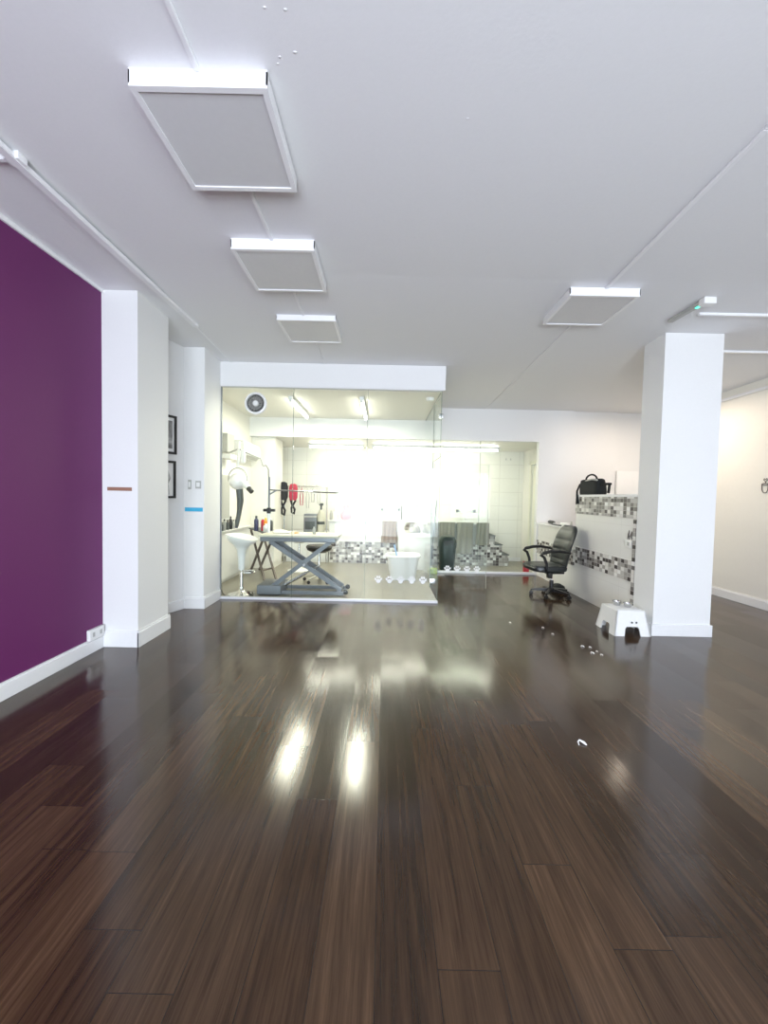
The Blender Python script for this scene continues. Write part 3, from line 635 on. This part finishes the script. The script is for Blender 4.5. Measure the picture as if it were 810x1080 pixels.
# ================================================================== glass room contents
# scissor-lift grooming table
gt = thing('grooming_table', 'grey electric scissor-lift grooming table with cream top behind the glass', 'table', (-1.12, 5.64, 0))
obj('tabletop', MB().box(-0.54, 0.52, -0.27, 0.27, 0.785, 0.815, 0.008), 'rubber', gt)
obj('table_frame', MB().box(-0.52, 0.48, -0.24, 0.24, 0.725, 0.785, 0.005), 'greyp', gt)
for y in (-0.17, 0.17):
    obj('scissor_arm', MB().bar((-0.42, y, 0.07), (0.40, y, 0.72), 0.03, 0.055, (0, 0, 1), 0.004), 'greyp', gt)
    obj('scissor_arm', MB().bar((-0.42, y * 0.78, 0.72), (0.56, y * 0.78, 0.07), 0.03, 0.06, (0, 0, 1), 0.004), 'greyp', gt)
    obj('base_rail', MB().bar((-0.50, y, 0.035), (0.60, y, 0.035), 0.045, 0.05, bev=0.004), 'greyp', gt)
    obj('wheel', MB().lathe([(0.03, -0.02), (0.036, -0.01), (0.036, 0.01), (0.03, 0.02)], (0.62, y, 0.05), n=18, ax='y'), 'blackp', gt)
obj('motor_box', MB().box(-0.56, -0.24, -0.24, 0.20, 0.01, 0.135, 0.015), 'greyp', gt)
obj('base_crossbar', MB().box(0.50, 0.56, -0.17, 0.17, 0.02, 0.07, 0.004), 'greyp', gt)
obj('lift_cylinder', MB().tube([(-0.24, 0, 0.10), (0.05, 0, 0.27), (0.06, 0, 0.275), (0.24, 0, 0.38)], [0.025, 0.025, 0.014, 0.014], 12), 'steel', gt)
obj('pivot', MB().tube([(0.06, -0.2, 0.415), (0.06, 0.2, 0.415)], 0.015, 10), 'steel', gt)
tag(obj('power_cord', MB().tube([(-1.70, 5.33, 0.012), (-1.80, 5.26, 0.006), (-2.02, 5.25, 0.006), (-2.15, 5.45, 0.006), (-2.30, 5.75, 0.01), (-2.36, 5.85, 0.08)], 0.006, 6), 'blackp'), 'black power cord on the floor round the bar stool base', 'cord')
ga = thing('grooming_pole', 'tall grey grooming arm clamped to the scissor table', 'arm', (-1.61, 5.70, 0.815))
obj('post', MB().tube([(0, 0, 0.0), (0, 0, 0.78)], 0.014, 10), 'greyp', ga); obj('post_sleeve', MB().tube([(0, 0, 0.0), (0, 0, 0.32)], 0.02, 10), 'alu', ga)
obj('crossbar', MB().tube([(-0.01, 0, 0.60), (0.98, 0, 0.575)], 0.010, 8), 'steel', ga); obj('brace', MB().bar((0, 0, 0.53), (0.10, 0, 0.595), 0.02, 0.02), 'greyp', ga)
obj('clamp', MB().box(-0.075, 0.085, -0.03, 0.03, 0.295, 0.335, 0.008).box(-0.02, 0.03, -0.04, 0.0, 0.27, 0.35, 0.005), 'blackp', ga)
# items on the table
tag(obj('small_bottle', MB().lathe([(0.02, 0), (0.022, 0.005), (0.022, 0.07), (0.012, 0.085), (0.012, 0.10), (0.001, 0.102)], (-0.96, 5.62, 0.815), n=16), 'lgrey'), 'small grey bottle standing on the grooming table', 'bottle')
tag(obj('folded_cloth', MB().loft([superrect(-1.42, 5.7, 0.12, 0.10, 0.815), superrect(-1.42, 5.7, 0.13, 0.11, 0.83), superrect(-1.46, 5.7, 0.06, 0.07, 0.855)]), 'cream'), 'cream folded cloth on the grooming table', 'cloth')
t = thing('scissors', 'pair of orange handled scissors on the grooming table', 'scissors', (-1.18, 5.66, 0.816))
obj('blade', MB().bar((0, 0, 0.006), (0.12, 0.02, 0.006), 0.015, 0.004), 'steel', t)
for s in (-1, 1): obj('handle', MB().tube([(-0.03 + 0.025 * math.cos(q), s * 0.02 + 0.018 * math.sin(q), 0.008) for q in [2 * PI * k / 10 for k in range(10)]], 0.006, 6, True), 'orange', t)

# white bar stool
bs = thing('bar_stool', 'white shell bar stool with chrome base behind the left glass', 'stool', (-1.90, 5.45, 0), math.radians(-10))
rings = []
for k, (hx, hy, z, tx) in enumerate(((0.05, 0.05, 0.52, 0), (0.06, 0.06, 0.60, 0), (0.10, 0.10, 0.66, 0), (0.17, 0.16, 0.71, 0), (0.205, 0.19, 0.755, 0), (0.21, 0.19, 0.77, 0), (0.19, 0.17, 0.768, 0), (0.14, 0.13, 0.735, 0), (0.05, 0.05, 0.72, 0))):
    rg = superrect(tx, 0, hx, hy, z, 28, 2.3)
    for p in rg: p.z += -0.20 * p.x * max(0, (z - 0.6) / 0.17) + 0.5 * p.y * p.y * (1 if z > 0.7 else 0)
    rings.append(rg)
obj('seat', MB().loft(rings), 'plastic', bs)
obj('seat_stem', MB().lathe([(0.036, 0.33), (0.042, 0.35), (0.052, 0.53), (0.052, 0.56)], n=20), 'plastic', bs)
obj('gas_column', MB().lathe([(0.024, 0.03), (0.024, 0.34)], n=16), 'chrome', bs)
obj('base', MB().lathe([(0.17, 0.0), (0.17, 0.008), (0.13, 0.022), (0.05, 0.045), (0.028, 0.07), (0.026, 0.10)], n=36), 'chrome', bs)
obj('footrest', MB().tube([(0.02, -0.03, 0.31), (0.10, -0.10, 0.31), (0.17, -0.06, 0.31), (0.19, 0.0, 0.31), (0.17, 0.06, 0.31), (0.10, 0.10, 0.31), (0.02, 0.03, 0.31)], 0.010, 8), 'chrome', bs)

# folding trestle table with products
ft = thing('folding_table', 'narrow dark folding table with crossed legs behind the bar stool', 'table', (-1.99, 6.70, 0))
A, B_ = Vector((0.26, -0.42, 0.0)), Vector((-0.26, 0.42, 0.0)); off = Vector((0.09, 0.28, 0)) * 0.5
for s in (-1, 1):
    o_ = off * s; up_ = Vector((0, 0, 0.745))
    obj('leg', MB().bar(A + o_, B_ * 0.85 + o_ + up_, 0.03, 0.035, bev=0.003), 'brownleg', ft); obj('leg', MB().bar(B_ + o_ * 0.9, A * 0.85 + o_ * 0.9 + up_, 0.03, 0.035, bev=0.003), 'brownleg', ft)
dd = (A - B_).normalized()
obj('tabletop', MB().bar(B_ * 0.98 + up_ + Vector((0, 0, 0.012)), A * 0.98 + up_ + Vector((0, 0, 0.012)), 0.22, 0.022, bev=0.004), 'dgrey', ft)
obj('crossbar', MB().bar(A * 0.6 - off + Vector((0, 0, 0.16)), A * 0.6 + off + Vector((0, 0, 0.16)), 0.025, 0.02), 'brownleg', ft)
def bottle(label, x, y, z, r, h, m, cap='plastic', kind='round', name='product_bottle', grp='product bottles on the folding table'):
    t = thing(name, label, 'bottle', (x, y, z), 0, grp)
    obj('body', MB().lathe([(r * 0.9, 0), (r, 0.006), (r, h * 0.68), (r * 0.85, h * 0.76), (r * 0.4, h * 0.82), (r * 0.4, h * 0.86)], n=18), m, t)
    obj('cap', MB().lathe([(r * 0.5, h * 0.84), (r * 0.5, h * 0.98), (r * 0.3, h)], n=14), cap, t); return t
zt = 0.768
bottle('navy bottle at the left on the folding table', -2.02, 6.45, zt, 0.035, 0.24, 'navy', 'blackp')
bottle('red bottle on the folding table beside the orange one', -1.93, 6.50, zt, 0.03, 0.22, 'red')
bottle('orange bottle with yellow cap on the folding table', -1.86, 6.42, zt, 0.035, 0.21, 'orange', 'yellow')
bottle('short white tub bottle at the front of the folding table', -1.82, 6.30, zt, 0.045, 0.13, 'plastic')
bottle('dark grey bottle at the right on the folding table', -1.84, 6.62, zt, 0.035, 0.20, 'dgrey')
bottle('light grey bottle behind the dark one on the folding table', -1.80, 6.72, zt, 0.04, 0.22, 'lgrey', 'greyp') if False else None

# left inner wall: shelf, bottles, mirror, air conditioner, box, dryer
t = thing('wall_shelf', 'white cabinet ledge along the left wall behind the glass', 'shelf', (-2.42, 6.5, 0))
obj('top', MB().box(0, 0.07, -0.85, 0.75, 0.775, 0.80, 0.003), 'plastic', t); obj('panel', MB().box(0, 0.03, -0.85, 0.75, 0.06, 0.775), 'plastic', t)
for i, (y, h, m) in enumerate(((5.95, 0.13, 'dgrey'), (6.05, 0.17, 'lgrey'), (6.18, 0.15, 'dgrey'), (6.30, 0.2, 'blackp'), (6.42, 0.14, 'lgrey'), (6.55, 0.18, 'navy'))):
    bottle(['short charcoal bottle at the glass end of the left ledge', 'pale grey bottle near the glass end of the ledge', 'charcoal bottle on the left ledge behind the pale one', 'tall black bottle on the left ledge', 'short pale grey bottle beyond the tall black one on the ledge', 'dark navy bottle at the far end of the left ledge'][i], -2.37, y, 0.80, 0.024, h, m, 'blackp', grp='bottles on the left ledge')
t = thing('wall_mirror', 'tall mirror on the left wall of the glass room', 'mirror', (-2.418, 6.15, 0.95))
obj('mirror_glass', MB().box(0.002, 0.008, -0.20, 0.20, 0.02, 0.68), 'lgrey', t); obj('frame', MB().box(0, 0.012, -0.22, -0.20, 0, 0.70).box(0, 0.012, 0.20, 0.22, 0, 0.70).box(0, 0.012, -0.20, 0.20, 0.68, 0.70).box(0, 0.012, -0.20, 0.20, 0, 0.02), 'plastic', t)
ac = thing('air_conditioner', 'long white wall air conditioner high in the glass room', 'air conditioner', (-2.42, 6.85, 1.93))
b = MB(); b.prism([(0, 0), (0.13, 0), (0.20, 0.06), (0.21, 0.16), (0.19, 0.26), (0, 0.27)], 0.85, lambda a, c, tt: Vector((a, -0.42 + tt, c))); obj('casing', b, 'plastic', ac)
obj('louvre', MB().bar((0.165, -0.38, 0.028), (0.165, 0.38, 0.028), 0.07, 0.008, (0.65, 0, -0.75)), 'lgrey', ac)
tag(obj('control_box', MB().box(-2.42, -2.32, 6.02, 6.30, 1.97, 2.24, 0.006), 'lgrey'), 'light grey control box on the wall beside the air conditioner', 'box')
tag(obj('wall_bracket', MB().box(-2.42, -2.25, 5.95, 6.25, 1.86, 1.93, 0.006), 'plastic'), 'white bracket shelf below the grey control box', 'bracket')
dr = thing('wall_dryer', 'white wall-mounted pet dryer with round head and black nozzle', 'dryer', (-2.14, 5.95, 1.55))
obj('arm', MB().tube([(0.0, 0.05, 0.56), (0.0, 0.03, 0.36), (0.0, 0, 0.18)], 0.022, 10), 'plastic', dr)
obj('wall_arm', MB().tube([(-0.28, 0.08, 0.34), (-0.1, 0.06, 0.42), (0.0, 0.04, 0.46), (0.12, 0.0, 0.40), (0.30, 0.1, 0.33), (0.34, 0.1, 0.22)], 0.012, 8), 'lgrey', dr)
obj('joint', MB().box(0.05, 0.11, -0.03, 0.03, 0.25, 0.44, 0.012), 'plastic', dr)
obj('ring', MB().tube([(0.135 * math.cos(q), 0, 0.02 + 0.155 * math.sin(q)) for q in [PI * (-0.08) + PI * 1.16 * k / 24 for k in range(25)]], 0.009, 8), 'lgrey', dr)
obj('head', MB().lathe([(0.001, -0.13), (0.05, -0.12), (0.09, -0.09), (0.118, -0.03), (0.122, 0.03), (0.115, 0.07), (0.08, 0.10), (0.001, 0.105)], (0, 0, -0.02), n=28, ax='y'), 'alu', dr)
nz = obj('nozzle', MB().tube([(0.08, -0.02, -0.03), (0.13, -0.04, -0.07), (0.19, -0.06, -0.13)], [0.05, 0.045, 0.035], 14), 'plastic', dr)
obj('nozzle_tip', MB().tube([(0.175, -0.055, -0.115), (0.235, -0.08, -0.17)], [0.038, 0.034], 14), 'blackp', nz)
tag(obj('flexible_hose', MB().tube([(-2.12, 5.97, 1.42), (-2.11, 5.98, 1.25), (-2.13, 6.0, 1.1), (-2.15, 6.0, 0.97), (-2.16, 5.99, 0.90), (-2.16, 5.99, 0.865)], [0.05, 0.048, 0.035, 0.03, 0.028, 0.02], 12), 'dgrey'), 'dark flexible hose hanging below the white pet dryer', 'hose')
tag(obj('cable_hose', MB().tube([(-1.80, 6.06, 1.77), (-1.76, 6.05, 1.78), (-1.72, 6.04, 1.72), (-1.715, 6.04, 1.5), (-1.71, 6.04, 1.2), (-1.71, 6.0, 0.90)], 0.007, 8), 'dgrey'), 'thin dark hose hanging behind the grooming arm post', 'hose')

# hanging rail with leads
rl = thing('hook_rail', 'steel hook rail on a stand behind the grooming arm', 'rail', (-1.55, 8.05, 0))
obj('rail', MB().tube([(-0.42, 0, 1.52), (0.42, 0, 1.52)], 0.010, 8), 'steel', rl)
for x in (-0.42, 0.42): obj('post', MB().tube([(x, 0, 0), (x, 0, 1.53)], 0.012, 8), 'steel', rl)
for x in (-0.16, -0.04, 0.08, 0.2): obj('hook', MB().tube([(x, 0, 1.525), (x, -0.02, 1.56), (x + 0.03, -0.03, 1.54), (x + 0.03, -0.03, 1.49), (x + 0.015, -0.03, 1.47)], 0.005, 6), 'steel', rl)
def hang(label, x, w_, z0, z1, m, name, cat, tail=None, grp=None):
    y = 7.93; t = thing(name, label, cat, (x, y, z0), 0, grp); h = z1 - z0
    obj('pouch', MB().loft([superrect(0, 0, w_ * 0.35, 0.03, h * 0.45, 16), superrect(0, 0, w_ * 0.5, 0.05, h * 0.55, 16), superrect(0, 0, w_ * 0.5, 0.055, h * 0.85, 16), superrect(0, 0, w_ * 0.38, 0.04, h * 0.97, 16), superrect(0, 0, w_ * 0.15, 0.02, h, 16)]), m, t)
    obj('lead', MB().tube([(-w_ * 0.35, 0, h * 0.5), (-w_ * 0.1, -0.01, h * 0.3), (w_ * 0.2, 0, h * 0.15), (w_ * 0.1, 0, 0.0), (-w_ * 0.15, 0, h * 0.05), (-w_ * 0.2, 0, h * 0.2), (w_ * 0.3, -0.01, h * 0.45)], 0.022, 8), tail or m, t)
    return t
hang('black harness bag hanging by the pier at the left of the rail', -1.96, 0.17, 0.95, 1.60, 'blackf', 'harness', 'harness', grp='harnesses on the rail')
hang('red harness bag hanging on the rail beside the black one', -1.77, 0.16, 0.98, 1.57, 'dred', 'harness', 'harness', 'blackf', grp='harnesses on the rail')
for i, (x, zb, m) in enumerate(((-1.62, 1.15, 'dred'), (-1.50, 1.10, 'lgrey'), (-1.40, 1.22, 'steel'), (-1.28, 1.18, 'lgrey'))):
    z1 = 1.51; b = MB(); hh = z1 - zb
    b.tube([(x, 7.99, z1), (x - 0.03, 7.99, z1 - hh * 0.5), (x - 0.02, 7.99, zb), (x + 0.02, 7.99, zb), (x + 0.03, 7.99, z1 - hh * 0.5)], 0.009, 6, True)
    tag(obj('pet_lead', b, m), ['thin red lead looped next to the red harness', 'long pale grey lead loop on the rail', 'steel chain loop in the middle of the rail', 'pale lead loop at the right end of the rail'][i], 'lead', 'leads on the hook rail')

# low cabinet + grey machine box + items
t = thing('low_cabinet', 'low white cabinet under the hook rail in the bath room', 'cabinet', (-1.5, 8.5, 0))
obj('body', MB().box(-0.47, 0.38, -0.28, 0.30, 0, 0.60, 0.005), 'plastic', t); obj('door', MB().box(-0.46, -0.05, -0.295, -0.28, 0.05, 0.58, 0.003), 'plastic', t); obj('door', MB().box(-0.04, 0.37, -0.295, -0.28, 0.05, 0.58, 0.003), 'plastic', t)
t = thing('dryer_unit', 'dark grey boxy dryer unit on the low white cabinet', 'machine', (-1.50, 8.40, 0.60))
obj('casing', MB().box(-0.13, 0.13, -0.12, 0.12, 0, 0.37, 0.015), 'greyp', t); obj('grille', MB().box(-0.10, 0.10, -0.128, -0.118, 0.06, 0.22, 0.003), 'dgrey', t); obj('top_band', MB().box(-0.135, 0.135, -0.125, 0.125, 0.30, 0.33, 0.004), 'lgrey', t)
t = thing('sprayer', 'cream upright sprayer with dark fittings beside the grey dryer unit', 'sprayer', (-1.29, 8.36, 0.60))
obj('tank', MB().lathe([(0.07, 0), (0.075, 0.02), (0.075, 0.34), (0.05, 0.42), (0.03, 0.46)], n=20), 'rubber', t); obj('pump', MB().lathe([(0.02, 0.46), (0.02, 0.54), (0.045, 0.55), (0.045, 0.59), (0.001, 0.6)], n=16), 'dgrey', t); obj('strap', MB().lathe([(0.078, 0.16), (0.078, 0.22)], n=20), 'dgrey', t)

# bath counter along the back
bc = thing('bath_counter', 'long white raised bath counter with mosaic tiled foot and steps', 'counter', (0, 8.55, 0))
obj('body', MB().box(-1.10, 2.13, -0.33, 0.34, 0.43, 0.83), 'plastic', bc, smooth=False)
obj('top', MB().box(-1.12, 2.15, -0.36, -0.30, 0.83, 0.86, 0.004).box(-1.12, 2.15, 0.28, 0.34, 0.83, 0.86, 0.004).box(-1.12, 0.9, -0.30, 0.28, 0.83, 0.85), 'plastic', bc)
obj('mosaic_foot', MB().box(-1.10, 2.13, -0.335, 0.34, 0, 0.43), 'mosaic2', bc, smooth=False)
obj('basin', MB().box(0.95, 2.13, -0.335, 0.34, 0.43, 0.828), 'lgrey', bc, smooth=False)
for x0, x1, z in ((2.13, 2.25, 0.60), (2.25, 2.40, 0.42), (2.40, 2.54, 0.22)):
    st_ = obj('step', MB().box(x0, x1, -0.335, 0.34, 0, z), 'mosaic2', bc, smooth=False); obj('tread', MB().box(x0 - 0.005, x1 + 0.012, -0.345, 0.34, z, z + 0.018), 'dgrey', st_, smooth=False)
def towel(label, x0, x1, z0, z1, m, y=8.16, k=4, grp=None):
    t = obj('towel', MB().sheet(lambda u, v: (x0 + (x1 - x0) * (u + 0.03 * math.sin(v * 5) * (1 - 2 * u)), y + 0.012 * math.sin(u * k * 2 * PI + v * 1.5) * (0.3 + v), z1 - (z1 - z0) * v), 28, 10, (0, 0.010, 0)), m)
    return tag(t, label, 'towel', grp)
towel('taupe brown towel hanging over the counter front behind the glass', -0.04, 0.27, 0.43, 0.87, 'btowel')
towel('grey towel hanging over the bath edge behind the black bin', 1.12, 1.44, 0.30, 0.87, 'gtowel')
towel('long wide grey towel hanging at the middle of the bath edge', 1.46, 1.80, 0.24, 0.87, 'gtowel', 8.155, 3)
towel('short grey towel hanging at the right of the bath edge', 1.86, 2.12, 0.42, 0.87, 'gtowel', 8.16, 3)
def tap(label, x):
    t = thing('bath_tap', label, 'tap', (x, 8.88, 1.08))
    obj('bar', MB().tube([(-0.16, -0.06, 0), (0.16, -0.06, 0)], 0.022, 12), 'chrome', t)
    for s in (-1, 1): obj('knob', MB().tube([(s * 0.15, -0.06, 0), (s * 0.21, -0.06, 0)], 0.032, 12), 'dgrey', t)
    for s in (-1, 1): obj('inlet', MB().tube([(s * 0.1, 0.01, 0), (s * 0.1, -0.06, 0)], 0.014, 8), 'chrome', t)
    obj('shower_hose', MB().tube([(0.0, -0.06, -0.02), (0.01, -0.08, -0.09), (-0.02, -0.09, -0.14), (0.0, -0.1, -0.20)], 0.008, 8), 'steel', t)
tap('chrome bath tap on the tiled wall above the grey towels', 1.77)
tap('chrome bath tap on the tiled wall above the brown towel', 0.14)
tag(obj('shower_pole', MB().tube([(0.38, 8.84, 0.86), (0.38, 8.84, 1.18)], 0.012, 8), 'dgrey'), 'short dark upright pipe beside the tap over the brown towel', 'pipe')
# pink jug
t = thing('pink_jug', 'pink rounded jug standing on the left of the bath counter', 'jug', (-0.78, 8.40, 0.851))
obj('body', MB().lathe([(0.07, 0), (0.10, 0.03), (0.115, 0.09), (0.10, 0.15), (0.07, 0.20), (0.055, 0.30), (0.06, 0.31)], n=22), 'pink', t)
obj('handle', MB().tube([(-0.06, 0, 0.28), (-0.12, 0, 0.26), (-0.13, 0, 0.16), (-0.10, 0, 0.12)], 0.012, 8), 'pink', t)
for i, (x, h, m) in enumerate(((-1.09, 0.20, 'lgrey'), (-1.02, 0.22, 'plastic'), (-0.95, 0.19, 'lgrey'))):
    bottle(['grey shampoo bottle at the end of the bath counter', 'white shampoo bottle between two grey ones', 'grey shampoo bottle next to the pink jug'][i], x, 8.40, 0.85, 0.03, h, m, 'lgrey', grp='shampoo bottles on the bath counter')
# white tub bin with lid
t = thing('plastic_tub', 'tapered white plastic tub with thick rim behind the paw prints', 'tub', (0.33, 6.75, 0))
obj('body', MB().loft([superrect(0, 0, 0.20, 0.17, 0.0), superrect(0, 0, 0.205, 0.175, 0.01), superrect(0, 0, 0.265, 0.23, 0.38), superrect(0, 0, 0.25, 0.215, 0.38), superrect(0, 0, 0.19, 0.16, 0.03)]), 'plastic', t)
obj('rim', MB().tube(superrect(0, 0, 0.275, 0.24, 0.385, 32), 0.02, 8, True), 'plastic', t)
obj('handle', MB().box(-0.33, -0.28, -0.06, 0.06, 0.33, 0.37, 0.01), 'plastic', t)
t = thing('bath_brush', 'light blue handled brush leaning in the white tub', 'brush', (0.25, 6.75, 0.04))
obj('handle', MB().tube([(0.06, 0, 0.05), (-0.07, 0, 0.52)], 0.012, 8), 'bluep', t); obj('head', MB().box(0.02, 0.14, -0.04, 0.04, 0.0, 0.06, 0.01), 'bluep', t)
t = thing('white_pedestal', 'white box cabinet carrying the speckled dome behind the tub', 'cabinet', (0.54, 7.75, 0))
obj('body', MB().box(-0.26, 0.22, -0.2, 0.2, 0, 0.68, 0.006), 'plastic', t); obj('door', MB().box(-0.24, 0.20, -0.212, -0.2, 0.04, 0.64, 0.003), 'plastic', t)
t = thing('pet_dome', 'grey speckled half-round dome on the white cabinet', 'pet bed', (0.54, 7.75, 0.68))
obj('shell', MB().lathe([(0.16, 0), (0.165, 0.02), (0.15, 0.10), (0.10, 0.17), (0.04, 0.20), (0.001, 0.205)], n=24), 'mosaic2', t)
obj('opening', MB().lathe([(0.055, -0.145), (0.06, -0.155), (0.001, -0.158)], (0, 0, 0.06), n=16, ax='y'), 'rubber', t)
# mop, green block, bin, red box
t = thing('mop', 'black mop pole leaning behind the side glass next to the bin', 'mop', (0.88, 7.52, 0))
obj('pole', MB().tube([(0.0, 0.0, 0.04), (0.10, 0.1, 1.30)], 0.011, 8), 'blackp', t); obj('head', MB().lathe([(0.09, 0), (0.10, 0.03), (0.05, 0.07), (0.015, 0.09)], n=16), 'lgrey', t)
tag(obj('sponge_block', MB().box(0.80, 0.97, 7.18, 7.28, 0.0, 0.10, 0.012), 'green'), 'lime green block on the floor left of the black bin', 'block')
t = thing('swing_bin', 'tall dark swing-top bin behind the glass door', 'bin', (1.20, 7.62, 0))
obj('body', MB().loft([superrect(0, 0, 0.125, 0.11, 0.0), superrect(0, 0, 0.13, 0.115, 0.02), superrect(0, 0, 0.155, 0.14, 0.44), superrect(0, 0, 0.155, 0.14, 0.45)]), 'bin', t)
b = MB(); b.loft([superrect(0, 0, 0.165, 0.15, 0.44), superrect(0, 0, 0.165, 0.15, 0.49), superrect(0, 0, 0.155, 0.14, 0.57), superrect(0, 0, 0.12, 0.11, 0.635), superrect(0, 0, 0.06, 0.06, 0.655)]); obj('lid', b, 'bin', t)
obj('flap', MB().bar((-0.09, -0.148, 0.53), (0.09, -0.148, 0.53), 0.03, 0.09, (0, 0, 1), 0.005), 'blackp', t)
t = thing('red_bucket', 'small red box on the floor by the doorway left of the chair', 'box', (2.64, 7.48, 0))
obj('body', MB().box(-0.045, 0.045, -0.04, 0.04, 0, 0.20, 0.008), 'red', t); obj('lid', MB().box(-0.048, 0.048, -0.043, 0.043, 0.20, 0.215, 0.004), 'red', t)
# salon stools further back
def salon_stool(label, x, y, seatz, m, basem, r=0.24):
    t = thing('salon_stool', label, 'stool', (x, y, 0))
    obj('seat', MB().lathe([(0.10, seatz - 0.10), (0.17, seatz - 0.06), (0.19, seatz - 0.01), (0.17, seatz + 0.015), (0.001, seatz + 0.02)], n=28, sx=1.1), m, t)
    obj('gas_column', MB().lathe([(0.022, 0.08), (0.022, seatz - 0.08)], n=14), 'chrome', t)
    for k in range(5):
        a = 2 * PI * k / 5 + 0.4; d = Vector((math.cos(a), math.sin(a), 0))
        lg = obj('leg', MB().bar(Vector((0, 0, 0.11)), d * r + Vector((0, 0, 0.065)), 0.03, 0.02, bev=0.003), basem, t)
        obj('castor', MB().lathe([(0.02, -0.012), (0.027, -0.006), (0.027, 0.006), (0.02, 0.012)], d * r + Vector((0, 0, 0.027)), n=14, ax='y'), 'blackp', lg)
salon_stool('black seated salon stool on castors behind the scissor table', -1.0, 6.35, 0.56, 'blackp', 'chrome')
t = thing('round_base_stool', 'low stool with flat white base behind the table', 'stool', (-1.50, 7.25, 0))
obj('base', MB().lathe([(0.20, 0), (0.20, 0.012), (0.10, 0.035), (0.03, 0.07)], n=28), 'plastic', t); obj('gas_column', MB().lathe([(0.02, 0.06), (0.02, 0.52)], n=14), 'chrome', t); obj('seat', MB().lathe([(0.08, 0.50), (0.16, 0.53), (0.17, 0.57), (0.001, 0.585)], n=24), 'plastic', t)
t = thing('drip_tray', 'white square panel box beside the pier behind the folding table', 'box', (-2.2, 7.35, 0)) if False else None
# open door of the bath room
d = thing('door_leaf', 'cream door in the right wall of the bath room', 'door', (3.05, 8.0, 0))
obj('panel', MB().box(-0.02, 0.02, -0.36, 0.36, 0.01, 2.05, 0.003), 'door', d); obj('handle', MB().tube([(-0.02, -0.28, 1.02), (-0.06, -0.28, 1.02), (-0.06, -0.20, 1.02)], 0.010, 8).box(-0.03, -0.02, -0.30, -0.26, 0.93, 1.12), 'dgrey', d)
b = MB(); b.box(2.99, 3.03, 7.56, 7.63, 0, 2.13); b.box(2.99, 3.03, 8.38, 8.45, 0, 2.13); b.box(2.99, 3.03, 7.56, 8.45, 2.07, 2.14); struct('door_1', b, 'door')
# wall papers on tiled wall
tag(obj('notice_sheet', MB().box(1.55, 2.1, 8.893, 8.899, 1.35, 1.62), 'paper'), 'white sheet on the tiled wall above the tap', 'notice')
tag(obj('wall_hook', MB().tube([(2.62, 8.9, 2.22), (2.62, 8.86, 2.20), (2.62, 8.86, 2.24)], 0.008, 6).tube([(2.72, 8.9, 2.22), (2.72, 8.86, 2.20), (2.72, 8.86, 2.24)], 0.008, 6), 'lgrey'), 'pair of small grey hooks high on the tiled wall', 'hook')
